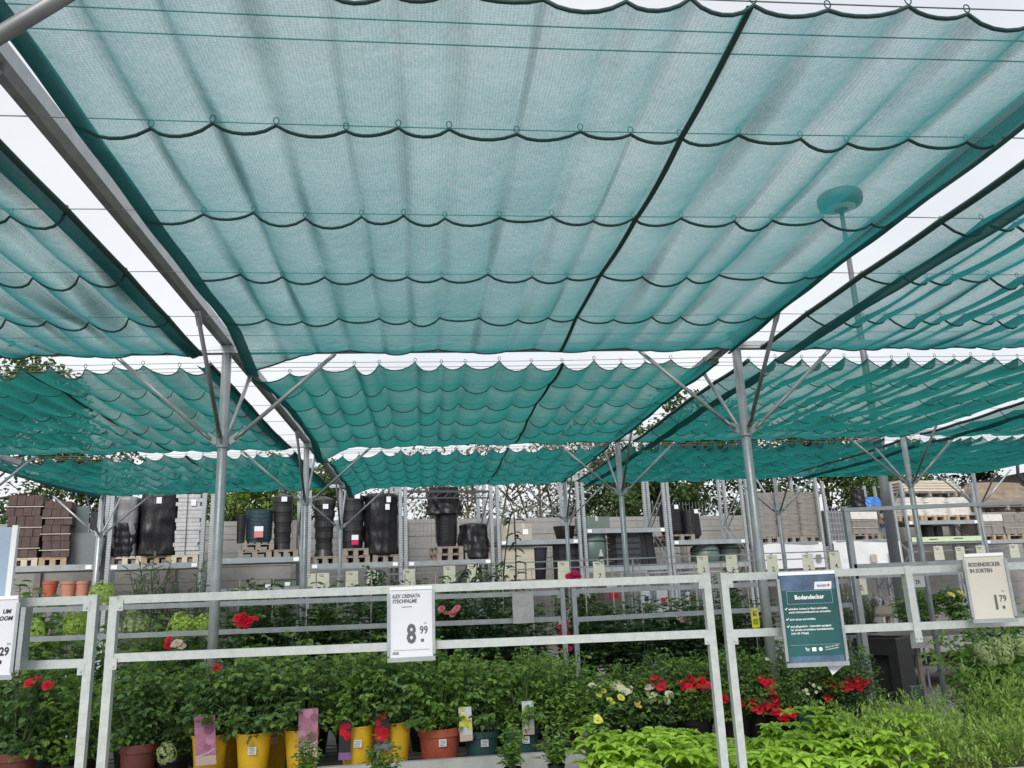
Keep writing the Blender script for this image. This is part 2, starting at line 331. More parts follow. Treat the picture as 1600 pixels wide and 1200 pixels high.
# nets -----------------------------------------------------------
WIRES = []
def net(i, j, label, x0, x1, n, sag, lean, seam, seed, rings, hem_side):
    r = random.Random(seed); y0, y1 = GY(j-1)+.28, GY(j)-.06; rows = 5; zw = ZB+.01
    o = ((x0+x1)/2, (y0+y1)/2, zw)
    t = thing('shade_net', label, 'net', o, group='teal shade nets of the roof')
    cs = [[r.uniform(.62, 1.35) for _ in range(n+1)] for _ in range(rows+1)]
    cw = [0]; 
    for k in range(n): cw.append(cw[-1] + r.uniform(.80, 1.20))
    if lean <= 0:
        cw[-1] = cw[-2] + .5
        for q in cs: q[n-1] *= .45
    cx = [x0 + (x1-x0)*c/cw[-1] for c in cw]
    yj = [[r.uniform(-.018, .018) for _ in range(n+1)] for _ in range(rows+1)]
    def P(u, v):
        u = min(max(u, 0), n); v = min(max(v, 0), rows); k = min(int(u), n-1); f = u-k; q = min(int(v), rows-1); h = v-q
        p = 4*f*(1-f); p = p**.85 if p > 0 else 0; b = 4*h*(1-h)
        s = cs[q][k]*(1-h) + cs[q+1][k]*h
        s *= 1 if v < rows-1 else 1 - .75*(v-rows+1)
        drop = sag*s*p*(1-.32*b) + sag*.42*b*(.75+.25*p)*min(1, .25+min(u, n-u)) + .012*math.sin(u*2.1+v*1.3+seed)
        if f < .5: rp = yj[q][k]*(1-h)+yj[q+1][k]*h
        else: rp = yj[q][k+1]*(1-h)+yj[q+1][k+1]*h
        ff = f + lean*.22*p*(1-.3*b)
        edge = 0
        if j > 1 and hem_side == 'left' and u < 3: edge = .10*(1-u/3)*(1-min(1, v/1.2))       # slack front corner
        if hem_side == 'left' and u < 1.5 and v > 4.2: edge = .16*(1-u/1.5)*(v-4.2)/.8
        return Vector((cx[k] + (cx[k+1]-cx[k])*ff, y0 + (y1-y0)*v/rows + rp*(1-p)*.5, zw - .02 - drop - edge))
    SU, SV = 8, 7
    m = MB(); nu, nv = n*SU, rows*SV
    m.add([P(a/SU, b/SV) for b in range(nv+1) for a in range(nu+1)], [(b*(nu+1)+a, b*(nu+1)+a+1, (b+1)*(nu+1)+a+1, (b+1)*(nu+1)+a) for b in range(nv) for a in range(nu)])
    dens = [1.]*len(m.v); m.k = 1
    for k in range(0 if lean > 0 else 1, n+1):                         # pleats: cloth doubled along each hook line, plus shade painted on steep sides
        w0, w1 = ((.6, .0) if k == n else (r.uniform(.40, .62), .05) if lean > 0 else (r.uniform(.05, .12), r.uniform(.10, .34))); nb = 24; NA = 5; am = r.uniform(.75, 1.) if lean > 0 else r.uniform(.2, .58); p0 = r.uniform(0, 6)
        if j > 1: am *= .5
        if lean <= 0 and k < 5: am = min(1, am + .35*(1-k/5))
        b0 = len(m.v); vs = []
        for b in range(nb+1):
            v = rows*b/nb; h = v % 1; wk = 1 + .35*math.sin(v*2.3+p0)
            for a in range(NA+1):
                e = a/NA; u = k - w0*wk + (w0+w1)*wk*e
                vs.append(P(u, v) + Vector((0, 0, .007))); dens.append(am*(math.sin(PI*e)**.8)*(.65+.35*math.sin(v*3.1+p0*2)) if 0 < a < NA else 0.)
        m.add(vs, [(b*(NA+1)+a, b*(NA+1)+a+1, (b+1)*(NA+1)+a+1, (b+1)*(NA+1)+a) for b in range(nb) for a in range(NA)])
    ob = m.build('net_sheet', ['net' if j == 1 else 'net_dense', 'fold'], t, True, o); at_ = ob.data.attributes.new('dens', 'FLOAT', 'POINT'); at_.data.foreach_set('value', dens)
    for v in range(rows+1):                                          # the cords the cloth hangs on, scalloped between hooks
        c = MB(); c.tube([P(a/6, v) + Vector((0,0,-.004)) for a in range(n*6+1)], (.0075 if j == 1 else .0048), 5)
        if rings or (v == 0):
            for k in range(n+1):
                q = P(k, v) + Vector((0, 0, .018)); c.tube([q + Vector((.011*math.cos(a), 0, .015*math.sin(a))) for a in [2*PI*z/8 for z in range(9)]], .0024, 4, False)
        c.build('scalloped_cord', 'cord', t, True, o)
        yy = y0 + (y1-y0)*v/rows
        if j not in [a for a, b in WIRES if abs(b-yy) < .01]: WIRES.append((j, yy))
    def strip(name, u, offs, mm, steps=60):
        s = MB(); vs = []; k = len(offs)
        for b in range(steps+1):
            q = P(u, rows*b/steps); wob = .005*math.sin(b*.5+seed)
            vs += [q + Vector((dx, 0, dz + wob*(e > 0))) for e, (dx, dz) in enumerate(offs)]
        s.add(vs, [(b*k+a, b*k+a+1, (b+1)*k+a+1, (b+1)*k+a) for b in range(steps) for a in range(k-1)])
        return s.build(name, mm, t, True, o)
    if hem_side == 'left':
        strip('edge_hem', 0, [(-.005, .015), (-.012, -.008), (.03, -.030), (.062, -.038), (.085, -.036)], 'hem')
        strip('edge_hem', n, [(.0, .01), (.012, -.02), (-.01, -.04), (-.03, -.03)], 'hem')
    elif hem_side == 'right':
        strip('edge_hem', n, [(-.10, .0), (-.05, -.03), (-.02, -.02), (.0, .01)], 'hem')
        s = MB(); s.tube([P(n, rows*b/40) + Vector((.01, 0, .0)) for b in range(41)], .016, 6); s.build('edge_roll', 'cord', t, True, o)
        strip('edge_hem', 0, [(.0, .01), (-.02, -.06), (.02, -.09)], 'hem')
    else:                                                            # gathered edge, tied with loops
        s = MB(); s.tube([P(0, rows*b/40) + Vector((-.01, 0, .0)) for b in range(41)], .018, 6); s.build('edge_roll', 'cord', t, True, o)
        strip('edge_hem', 0, [(.08, -.10), (.11, -.13), (.15, -.13), (.18, -.10)], 'hem')
        strip('edge_hem', n, [(.0, .01), (.012, -.02), (-.02, -.04)], 'hem')
    su = seam*n; s = MB(); vs = []
    for b in range(81):
        v = rows*b/80; q = P(round(su), v); wv = .012*math.sin(v*1.7+seed)
        vs += [q + Vector((-.012+wv, 0, -.006)), q + Vector((.012+wv, 0, -.006)), q + Vector((.012+wv, 0, -.012)), q + Vector((-.012+wv, 0, -.012))]
    s.add(vs, [(b*4+a, b*4+(a+1)%4, b*4+4+(a+1)%4, b*4+4+a) for b in range(80) for a in range(4)]); s.build('seam_tape', 'cord', t, False, o)
NETS = [(0,1,'teal shade net spanning the top of the picture, nearest over the middle aisle', .170,-.07,16,.040,-.1,.63,'left'),
 (-1,1,'teal shade net in the upper left corner with a dark rolled right edge', .12,-.18,16,.065,.7,.6,'right'),
 (1,1,'teal shade net in the upper right corner with a gathered looped edge', .20,-.1,18,.070,.9,.73,'loop'),
 (0,2,'teal shade net over the middle aisle between the first and second beams', .14,-.05,16,.065,-.1,.64,'left'),
 (-1,2,'teal shade net left of the middle rail between the first and second beams', .12,-.2,16,.075,.7,.6,'right'),
 (1,2,'teal shade net right of the first thick post, lamp pole showing through', .22,-.1,18,.085,.9,.73,'loop'),
 (2,2,'teal shade net in the outer right field, second bay, beyond the slanting white gap', .24,-.1,18,.105,.9,.73,'loop'),
 (0,3,'small looking teal shade net at the far end of the middle aisle', .14,-.05,16,.075,-.1,.64,'left'),
 (-1,3,'teal shade net at the far left end with its corner hanging over the racks', .0,-.2,16,.08,.7,.6,'right'),
 (1,3,'teal shade net at the far end right of the aisle, trees under its back edge', .24,-.1,18,.105,.9,.73,'loop'),
 (2,3,'teal shade net at the far right end, beside the building roof', .24,-.1,18,.105,.9,.73,'loop')]
for k, (i, j, lab, a, b, n, sag, lean, seam, hs_) in enumerate(NETS):
    net(i, j, lab, GX(i)+a, GX(i+1)+b, n, sag, lean, seam, 11+k*7, j == 1, hs_)
for j in (1, 2, 3):
    WIRES += [(j, GY(j-1)+.43), (j, GY(j-1)+.54), (j, GY(j)-.42)]
for j, yy in WIRES:
    b = MB(); a_, b_ = GX(-1)-.1, GX(3)+.1
    b.tube([(a_ + (b_-a_)*k/16, yy, ZB+.012 - .015*math.sin(PI*((k % 4)/4))) for k in range(17)], .0026, 5)
    tag(b.build('support_wire', 'steel_wire', None, True), 'thin tensioned wire carrying the shade nets', 'wire', 'wires carrying the shade nets')
# ------------------------------------------------------------ sales frames of square aluminium tube
FY = 4.1
def frame(label, posts, rails, Y, m='alu', w=.038, mids=(), down=True):
    base = at(posts[0][0], posts[0][1], Y); o = (base.x, Y, 0)
    t = thing('sales_frame', label, 'frame', o)
    for (u, v) in posts:
        p = at(u, v, Y); b = MB(); b.box((p.x, Y, (p.z+.0)/2), (w, w, p.z)); b.box((p.x, Y, p.z+.003), (w+.004, w+.004, .006)); b.build('post', m, t, origin=o)
    for (u0, v0, u1, v1) in rails:
        a, c = at(u0, v0, Y), at(u1, v1, Y); b = MB(); b.bar(a, c, w-.006, w)
        for e, s in ((a, 1), (c, -1)):                                # bolted angle tabs at the ends
            b.box(e + Vector((s*.012, -w/2-.001, -.026)), (.03, .003, .05)); b.tube([e + Vector((s*.012, -w/2-.001, -.035)), e + Vector((s*.012, -w/2-.009, -.035))], .006, 6)
        b.build('rail', m, t, origin=o)
    for (u, v0, v1) in mids:
        a, c = at(u, v0, Y), at(u, v1, Y); b = MB(); b.box((a.x, Y-.002, (a.z+c.z)/2), (w, w+.006, a.z-c.z))
        for s in (-1, 1): b.tube([(a.x+s*.011, Y-w/2, c.z+.02), (a.x+s*.011, Y-w/2-.014, c.z+.02)], .006, 6)
        b.build('upright', m, t, origin=o)
    return t
frame('aluminium sales frame at the left edge, next to the middle frame', [(148, 931), (-330, 950)], [(-326, 955, 143, 937), (-320, 1053, 134, 1036)], FY)
frame('wide aluminium sales frame in the middle carrying the 8.99 price board', [(180, 934), (1102, 898)], [(186, 937, 1097, 903.5), (176, 1028, 1106, 990)], FY)
frame('aluminium sales frame on the right carrying the green ground cover poster', [(1129, 897), (2050, 862)], [(1134, 902, 2045, 866), (1142, 990, 2050, 953)], FY, mids=[(1414, 884, 1004)])
frame('galvanised frame of the second bench row, behind the middle price board', [(-60, 954), (878, 920)], [(-56, 957, 874, 926), (-56, 1003, 876, 967)], 8.0, 'galv', .045)
frame('galvanised frame of the second bench row, right of the twin uprights', [(896, 920), (1330, 903)], [(900, 924, 1326, 908), (900, 968, 1330, 945)], 8.0, 'galv', .045)
# tall gantry at the right
def gantry():
    Y = 7.2; a, b_ = at(1316, 797, Y), at(1700, 781, Y); o = (a.x, Y, 0)
    t = thing('display_gantry', 'tall grey display gantry with a flat top rail, right of the green poster', 'gantry', o)
    m = MB(); m.bar(a, b_, .06, .035); m.build('top_rail', 'galv', t, origin=o)
    for e in (a, b_):
        m = MB(); m.box((e.x+.03, Y, (e.z-.02)/2), (.05, .05, e.z-.02)); m.build('post', 'galv', t, origin=o)
    c, d = at(1334, 893, Y), at(1720, 877, Y); m = MB(); m.bar(c, d, .05, .13); m.build('lower_rail', 'galv', t, origin=o)
gantry()
# sign holders ---------------------------------------------------
def holder(name, label, cat, u, v, Y, w, h, paper, group=None, side='galv', tray=.02, rz=0):
    p = at(u, v, Y); t = thing(name, label, cat, (p.x, p.y, p.z), rz, group)     # origin: centre of the board
    b = MB(); b.box((0, 0, 0), (w, .006, h)); b.build('board', paper, t)
    for s in (-1, 1): f = MB(); f.box((s*(w/2+.004), -.002, -.005), (.014, .018, h-.03)); f.build('side_rail', side, t)
    f = MB(); f.box((0, -.003, -h/2-.008), (w+.02, .022, tray)); f.build('bottom_tray', 'galv' if side == 'galv' else side, t)
    f = MB(); f.box((0, -.002, h/2+.004), (w-.004, .012, .016)); f.build('top_strip', 'white_plastic', t)
    return t
FR = -.0045
t = holder('price_sign', 'white price board reading ILEX CRENATA STECHPALME 8.99 on the middle frame', 'price sign', 642.5, 973, 4.05, .208, .318, 'paper')
text(t, 'ILEX CRENATA', (-.090, FR, .118), .024, 'ink_grey', bold=.0008, shear=.18, xs=.82); text(t, 'STECHPALME', (-.090, FR, .094), .024, 'ink_grey', bold=.0008, shear=.18, xs=.82)
text(t, '8', (-.022, FR, -.092), .122, 'ink_grey', bold=.004, xs=.74, name='price'); text(t, '99', (.040, FR, -.052), .050, 'ink_grey', bold=.0012, xs=.80, name='price')
b = MB(); b.box((.053, FR, -.083), (.014, .001, .014)); b.build('price_dot', 'ink_grey', t); text(t, 'Stk', (.060, FR, -.008), .013, 'ink_grey', xs=.9)
b = MB(); [b.box((-.088+.0045*k, FR, -.138), (.003 if k % 3 else .002, .001, .012)) for k in range(7)]; b.build('barcode', 'ink_grey', t)
b = MB(); b.box((-.02, FR, .075), (.05, .0008, .003)); b.box((0, FR, -.125), (.17, .0008, .0012)); b.build('fine_print', 'ink_grey', t)
t = holder('price_sign', 'white price board cut by the left picture edge, ending in 29', 'price sign', -21, 996, 3.95, .24, .33, 'paper')
text(t, 'RHODODENDR', (.026-.30, FR, .105), .026, 'ink', bold=.0008, shear=.18, xs=.86) if False else None
text(t, 'UM', (.058, FR, .100), .026, 'ink', bold=.001, shear=.18, xs=.9); text(t, 'OOM', (.046, FR, .070), .026, 'ink', bold=.001, shear=.18, xs=.9)
text(t, '29', (.062, FR, -.080), .050, 'ink', bold=.0016, xs=.82, name='price'); b = MB(); b.box((.068, FR, -.108), (.016, .001, .016)); b.build('price_dot', 'ink', t); text(t, 'Stk', (.09, FR, -.036), .014, 'ink_grey')
b = MB(); b.box((.145, .03, -.01), (.02, .07, .27)); b.build('mounting_box', 'galv', t)
t = holder('price_sign', 'white price board reading BODENDECKER IN SORTEN 1.79, tilted on the right frame', 'price sign', 1544.5, 917, 3.98, .200, .318, 'paper_warm', rz=R(-12))
text(t, 'BODENDECKER', (-.082, FR, .105), .0275, 'ink_grey', bold=.001, xs=.80); text(t, 'IN SORTEN', (-.080, FR, .074), .0275, 'ink_grey', bold=.001, xs=.80)
text(t, '1', (.006, FR, -.110), .096, 'ink_grey', bold=.004, xs=.70, name='price'); text(t, '79', (.040, FR, -.075), .046, 'ink_grey', bold=.001, xs=.80, name='price')
b = MB(); b.box((.056, FR, -.103), (.013, .001, .015)); b.build('price_dot', 'ink_grey', t); text(t, 'Stk', (.058, FR, -.026), .011, 'ink_grey')
b = MB(); b.box((-.07, .024, -.02), (.05, .04, .29)); b.build('mounting_box', 'galv_dark', t)
# green poster
t = holder('poster', 'green poster headed Bodendecker with three ticked lines, in a grey frame', 'poster', 1268, 965, 3.96, .288, .425, 'poster_green', side='galv', rz=R(-6))
b = MB(); b.box((-.0, FR+.0006, .172), (.27, .001, .075)); b.build('photo_band', 'poster_blue', t); b = MB(); b.box((-.0, FR+.0006, -.196), (.27, .001, .030)); b.build('photo_band', 'poster_blue', t)
b = MB(); b.add([(.030,FR,.135),(.116,FR,.135),(.122,FR,.172),(.036,FR,.172)], [(0,1,2,3)]); b.build('shop_tag', 'paper', t)
text(t, 'toom', (.046, FR-.001, .147), .022, 'ink_violet', bold=.0008); b = MB(); b.tube([(.104, FR-.0005, .154), (.104, FR-.0015, .154)], .006, 12); b.build('shop_tag_dot', 'ink_red', t)
b = MB()
for zz, xx0, xx1 in ((.130, -.112, .115), (.068, -.112, .115)): b.box(((xx0+xx1)/2, FR, zz), (xx1-xx0, .001, .0016))
for xx in (-.112, .115): b.box((xx, FR, .099), (.0016, .001, .062))
b.build('title_box', 'poster_pale', t)
text(t, 'Bodendecker', (.0, FR, .090), .030, 'ink_white', 'CENTER', bold=.0006, xs=.92, name='title')
for z, s in ((.040, 'schließen Lücken im Beet und helfen'), (.024, 'somit Unkrautwildwuchs zu vermeiden'), (-.010, 'sind robust und trittfest'), (-.044, 'sind pflegeleicht – besonders geeignet'), (-.060, 'für schwer erreichbare Gartenbereiche'), (-.076, '(wie z.B. Hänge)')):
    text(t, s, (-.112, FR, z), .0143, 'ink_white', xs=.93, bold=.0002)
for z in (.040, -.010, -.044):
    b = MB(); b.add([(-.130,FR,z+.006),(-.127,FR,z+.008),(-.124,FR,z+.004),(-.124,FR,z)], [(0,1,2,3)]); b.add([(-.124,FR,z),(-.124,FR,z+.005),(-.117,FR,z+.013),(-.115,FR,z+.011)], [(0,1,2,3)]); b.build('tick', 'ink_white', t)
b = MB(); b.box((0, FR, -.128), (.25, .001, .0012)); b.build('rule', 'poster_pale', t)
b = MB(); b.box((-.040, FR, -.148), (.020, .001, .003)); b.box((-.040, FR, -.156), (.016, .001, .002)); b.box((-.048, FR, -.144), (.004, .001, .008)); b.build('icon', 'ink_white', t)
b = MB(); b.box((-.008, FR, -.150), (.020, .001, .018)); b.build('icon', 'ink_white', t)
b = MB(); [b.box((.024+.006*math.cos(a), FR, -.150+.006*math.sin(a)), (.007, .001, .007)) for a in [2*PI*k/6 for k in range(6)]]; b.build('icon', 'ink_white', t)
text(t, 'Noch mehr Infos', (.048, FR, -.146), .010, 'ink_white', rot=(PI/2, R(-8), 0)); text(t, 'im Gartencenter', (.048, FR, -.157), .010, 'ink_white', rot=(PI/2, R(-8), 0))
p = at(1308, 1044, 3.98); b = MB(); b.add([(-.06,0,.03),(.05,.004,.045),(.07,.002,.03),(-.03,-.004,-.03)], [(0,1,2,3)])
b.add([(-.06,.002,.03),(.05,.006,.045),(.07,.004,.03),(-.03,-.002,-.03)], [(3,2,1,0)]); tag(b.build('paper_slip', 'paper', loc=p), 'loose white paper slip under the lower corner of the green poster', 'paper')
# pale poster standing on the left frame
p = at(-35, 882, 3.95)
t = thing('poster', 'pale blue poster in a white edged stand above the left frame', 'poster', p, R(10))
b = MB(); b.box((0,0,0), (.26, .012, .33)); b.build('board', 'poster_pale', t)
b = MB(); b.box((.140, -.004, 0), (.022, .034, .345)); b.build('edge_rail', 'white_plastic', t)
b = MB(); b.box((.05, .01, -.18), (.05, .02, .09)); b.build('clamp', 'galv', t)
# grey back of a board on the second row frame, and plain boards at the right
def plain(label, u0, v0, u1, v1, Y, m, txt=None, name='sign_board'):
    a, c = at(u0, v0, Y), at(u1, v1, Y); ww, hh = abs(c.x-a.x), abs(a.z-c.z); ctr = (a+c)/2
    t = thing(name, label, 'sign', ctr)
    b = MB(); b.box((0,0,0), (ww, .008, hh)); b.build('board', m, t); b = MB(); b.box((0, .001, hh/2+.006), (ww+.01, .014, .012)); b.build('clip_rail', 'galv', t)
    if txt: text(t, txt, (ww*.05, -.006, -hh*.30), hh*.38, 'ink', 'CENTER', bold=.001, xs=.8, name='price')
    return t
plain('blank grey sign board hanging on the second frame beside the twin uprights', 800, 928, 835, 973, 7.93, 'clear_wrap')
plain('small cream price card reading 10. seen through the right frame', 1328, 897, 1356, 929, 7.6, 'tag_cream', '10.')
plain('pale price card reading 29. behind the right frame upright', 1418, 893, 1446, 917, 7.6, 'paper', '29.')
plain('white information sheet on the second frame between the red flowers and the cages', 947, 903, 964, 918, 11.6, 'paper')
# row of cream price tags on two thin rails ----------------------
TY = 12.0
a, c = at(470, 897, TY), at(1310, 866, TY); o = (a.x, TY, 0)
t = thing('tag_rail', 'pair of thin rails carrying the row of cream price tags', 'rail', o)
for dz in (0, .10):
    b = MB(); b.bar(a + Vector((0,0,dz-.05)), c + Vector((0,0,dz-.05)), .014, .018); b.build('rail', 'galv', t, origin=o)
for k in range(6):
    q = a.lerp(c, k/5); b = MB(); b.box((q.x, TY+.02, (q.z+.06)/2), (.025, .02, q.z+.06)); b.build('post', 'galv', t, origin=o)
TAGS = [(484,896,'89.','first cream price tag from the left end of the thin rails, reading 89.'),(505,895,'3.','cream price tag reading 3. next to the 89. tag'),(550,892,'2.','cream price tag reading 2. behind the left end of the white price board'),
 (583,891,'','blank cream price tag partly behind a sprig, above the white price board'),(639,889,'2.','cream price tag reading 2. just over the top of the white price board'),(702,884,'2.','cream price tag reading 2. under the black foil dome'),
 (739,882,'1.','cream price tag reading 1. below the shelf with the foil dome'),(787,883,'0.','cream price tag reading 0. in front of the cardboard boxes'),(880,877,'','cream price tag behind the topmost magenta rose'),(935,877,'7.','cream price tag reading 7. in front of the big rain barrel'),
 (1097,868,'2.','cream price tag reading 2. in front of the round green tubs'),(1142,867,'1.','cream price tag reading 1. left of the thick post'),(1205,867,'2.','cream price tag reading 2. right of the thick post'),
 (1261,865,'2.','cream price tag reading 2. over the white banner'),(1303,862,'4.','cream price tag reading 4. at the right end of the thin rails')]
def pricetag(u, v, s, lab, Y, h=.265, w=.172, cat='price tag'):
    p = at(u, v, Y); t = thing('price_tag', lab, cat, p, group='cream price tags on the thin rails')
    b = MB(); b.box((0, 0, -h*.27), (w, .006, h*.52)); b.build('upper_card', 'tag_cream', t)
    b = MB(); b.box((0, -.001, -h*.77), (w+.008, .006, h*.46)); b.build('lower_card', 'tag_cream', t)
    b = MB(); [b.box((-.025+.01*k, -.004, -.03-.022*k), (.07-.02*k, .001, .008)) for k in range(2)]; b.build('print_lines', 'ink_grey', t)
    if s: text(t, s, (w*.10, -.006, -h*.93), .10, 'ink', 'CENTER', bold=.001, xs=.85, name='price')
    b = MB(); b.box((0, .006, .0), (.03, .012, .03)); b.build('clip', 'galv', t)
for u, v, s, lab in TAGS: pricetag(u, v, s, lab, TY-.03)
a, c = at(1420, 857, 11.0), at(1640, 848, 11.0); o = (a.x, 11, 0)
t = thing('tag_rail', 'thin rails carrying four white tags under the green shelf sign', 'rail', o)
for dz in (-.05, -.20):
    b = MB(); b.bar(a + Vector((0,0,dz)), c + Vector((0,0,dz)), .014, .018); b.build('rail', 'galv', t, origin=o)
for k in range(3):
    q = a.lerp(c, k/2); b = MB(); b.box((q.x, 11.02, q.z/2), (.025, .02, q.z)); b.build('post', 'galv', t, origin=o)
for u, v, lab in ((1465,853,'white tag left of the tilted 1.79 price board, first of three'),(1499,854,'white tag touching the top left of the tilted 1.79 price board'),(1531,852,'white tag directly above the tilted 1.79 price board'),(1583,850,'white tag right of the tilted 1.79 price board, by the picture edge')):
    pricetag(u, v, '', lab, 10.96, .2, .14)
# ------------------------------------------------------------ pallet racks along the fence, goods on them
def rk(u, v, off=0): return at_rack(u, v, off)
def loc_of(p): d = p - RP; return Vector((d.dot(RD), d.dot(RN), p.z))     # rack coordinates: along, back, up
BAYS = [(-60,150,884,937,'with paver pallets, far left'),(168,314,880,None,'with three wrapped pallets under the left net corner'),(328,472,871,918,'behind the tall left post with the blue grey tub stack'),
 (482,626,879,None,'with tall black pot stacks left of centre'),(634,770,875,None,'with the foil topped black pot stack'),(779,906,843,None,'with the cardboard boxes'),(913,1041,825,885,'with the big rain barrel'),
 (1049,1166,843,880,'with round green tubs below two black pot stacks'),(1175,1286,847,None,'with tall grey sack pallets and a banner'),(1296,1404,843,None,'with the block pallet and blue foil'),(1416,1528,813,843,'with white bag pallets and a green shelf sign'),(1538,1660,842,None,'with grey block pallets at the right picture edge')]
SH = {}
for k, (u0, u1, vs_, vl, lab) in enumerate(BAYS):
    uc = (u0+u1)/2; a = rk(u0, vs_); b_ = rk(u1, vs_); zs = rk(uc, vs_).z; ln = (b_-a).dot(RD); o = Vector((a.x, a.y, 0))
    t = thing('pallet_rack', 'grey pallet rack bay ' + lab, 'rack', o, RA); D = .95; H = 4.3 if k < 9 else 3.9
    for x in (0, ln):
        for y in (0, D):
            m = MB(); m.box((x, y, H/2), (.07, .06, H)); m.box((x, y, .006), (.16, .14, .012)); m.build('upright', 'punched', t)
        m = MB()
        for q in range(4): m.bar((x, .04 if q % 2 == 0 else D-.04, .3+q*.85), (x, D-.04 if q % 2 == 0 else .04, .3+(q+1)*.85), .025, .03)
        m.build('cross_brace', 'rack_steel', t)
    for zz in ([zs] + ([rk(uc, vl).z] if vl else [])):
        for y in (-.0, D):
            m = MB(); m.box((ln/2, y, zz-.055), (ln-.086, .05, .105)); m.build('shelf_beam', 'rack_steel', t)
        m = MB(); [m.box((ln/2, .13+q*.115, zz-.012), (ln-.09, .10, .02)) for q in range(7)]; m.build('shelf_deck', 'wood_grey', t)
    for x in (.12, ln-.12):
        m = MB(); m.box((x, -.03, zs-.055), (.10, .006, .07)); m.build('bay_label', 'white_plastic', t)
    if k == 4:
        m = MB(); zt_ = rk(uc, 768).z; m.box((ln/2, 0, zt_), (ln-.08, .05, .05)); m.box((ln/2, 0, zt_-.14), (ln-.08, .04, .03)); [m.bar((.05+(ln-.1)*q/9, 0, zt_-.125), (.05+(ln-.1)*(q+.5)/9, 0, zt_-.025), .02, .02) for q in range(9)]; m.build('top_truss', 'roof_dark', t)
    if k in (3, 4, 5, 7):
        m = MB(); [m.bar((ln*q/22, D-.05, .3), (ln*q/22, D-.05, zs+1.0), .006, .006) for q in range(23)]; [m.bar((0, D-.05, .4+q*.2), (ln, D-.05, .4+q*.2), .006, .006) for q in range(int((zs+.6)/.2))]; m.build('mesh_back', 'galv', t)
    SH[k] = (zs, rk(uc, vl).z if vl else None)
def spot(u0, u1, vb, off, z=None):
    a, b_ = rk(u0, vb, off), rk(u1, vb, off); c = (a+b_)/2; wd = (b_-a).dot(RD)
    return Vector((c.x, c.y, c.z if z is None else z)), wd
def height(u0, u1, vt, off, z): return rk((u0+u1)/2, vt, off).z - z
def pallet(u0, u1, z, off, lab, m='wood', d=.75):
    p, wd = spot(u0, u1, 860, off, z); t = thing('pallet', lab, 'pallet', p + RN*d/2, RA, 'wooden pallets on the racks')
    b = MB()
    for x in (-1, 0, 1): b.box((x*(wd/2-.05), 0, .012), (.10, d, .02)); [b.box((x*(wd/2-.05), y*(d/2-.06), .062), (.095, .12, .08)) for y in (-1, 0, 1)]
    for y in (-1, 0, 1): b.box((0, y*(d/2-.06), .112), (wd, .11, .02))
    n = 5
    for q in range(n): b.box((-wd/2+.05+q*(wd-.1)/(n-1), 0, .134), (.095, d, .022))
    b.build('deck', m, t); return z + .147
from mathutils import noise
z_ = lambda z: z
def blob(t, name, wd, d, h, m, seed, taper=0, sq=5, wob=.03, pleat=.03, top=.9, n=48):
    r = random.Random(seed); ph = [r.uniform(0, 6.28) for _ in range(6)]; fr = [r.choice((3,4,5,7,9,11)) for _ in range(6)]
    prof = []; k = 26
    for i in range(k+1):
        z = h*i/k; s = 1 - taper*(i/k); 
        if i == k: prof += [((s*.5)*top, h*.985), (s*.25, h), (0.0, h*1.004)]
        else: prof.append((.5*s*(1+.012*math.sin(i*1.1+ph[0])), z))
    mb = MB()
    def jit(i, q):
        a = 2*PI*q/n; return wob*math.sin(fr[0]*a+ph[1]+i*.25)*math.sin(i*.35+ph[2]) + pleat*math.sin(fr[4]*a+ph[3]+i*.12) + pleat*.5*math.sin(17*a+ph[4]-i*.2)
    mb.lathe(prof, (0,0,0), n, sq, jit)
    if 'foil' in m or 'tarp' in m:                                   # crumpled film
        for q, p in enumerate(mb.v):
            v = Vector(p); e = noise.noise(Vector((v.x*wd*3.2+seed, v.y*3.2, z_(v.z)*2.2)))*.10 + noise.noise(Vector((v.x*wd*9+seed, v.y*9, v.z*4)))*.055
            mb.v[q] = (v.x*(1+e), v.y*(1+e), v.z)
    mb.v = [(x*wd, y*d, z) for x, y, z in mb.v]
    return mb.build(name, m, t, True)
def card(t, u, z, y, w=.09, h=.12, m='white_plastic', nm='paper_label'):
    b = MB(); b.box((u, y, z), (w, .008, h)); return b.build(nm, m, t)
def wrapped(name, lab, cat, u0, u1, vt, z, off, m, seed, taper=0, sq=5, d=.7, labels=(), group=None, wob=.03, pleat=.03):
    p, wd = spot(u0, u1, 860, off, z); h = height(u0, u1, vt, off, z); t = thing(name, lab, cat, p + RN*d/2, RA, group)
    blob(t, 'wrapping', wd, d, h, m, seed, taper, sq, wob, pleat)
    for (x, zf, mm) in labels: card(t, x*wd, zf*h, -d*.5*(1-taper*zf)-.035, m=mm)
    return t, wd, h
def potstack(lab, u0, u1, vt, z, off, m='black_plastic', lips=16, taper=.12, labels=(), up=True, name='pot_stack', cover=None):
    p, wd = spot(u0, u1, 860, off, z); h = height(u0, u1, vt, off, z); r = wd/2; t = thing(name, lab, 'pot stack', p + RN*(r+.04), RA, 'stacks of nested plant pots on the racks')
    prof = [(r*.80, 0)]
    for q in range(lips):
        z0 = h*(.12+.88*q/lips); z1 = h*(.12+.88*(q+.55)/lips); k = 1 - (taper*q/lips if not up else taper*(1-q/lips))
        prof += [(r*.93*k, z0), (r*k, z0+.002), (r*k, z1), (r*.93*k, z1+.002)]
    prof += [(0.0, h)]
    b = MB(); b.lathe(prof, (0,0,0), 26); b.build('stacked_pots', m, t, False)
    if cover:
        blob(t, 'foil_cover', wd*1.06, wd*1.06, h*cover, 'black_foil', lips, -.02, 2.6, .05, .05).location = (0, 0, h*(1-cover)+.01)
    for (x, zf, mm) in labels: card(t, x*wd, zf*h, -r-.015, .11, .10, mm)
    return t
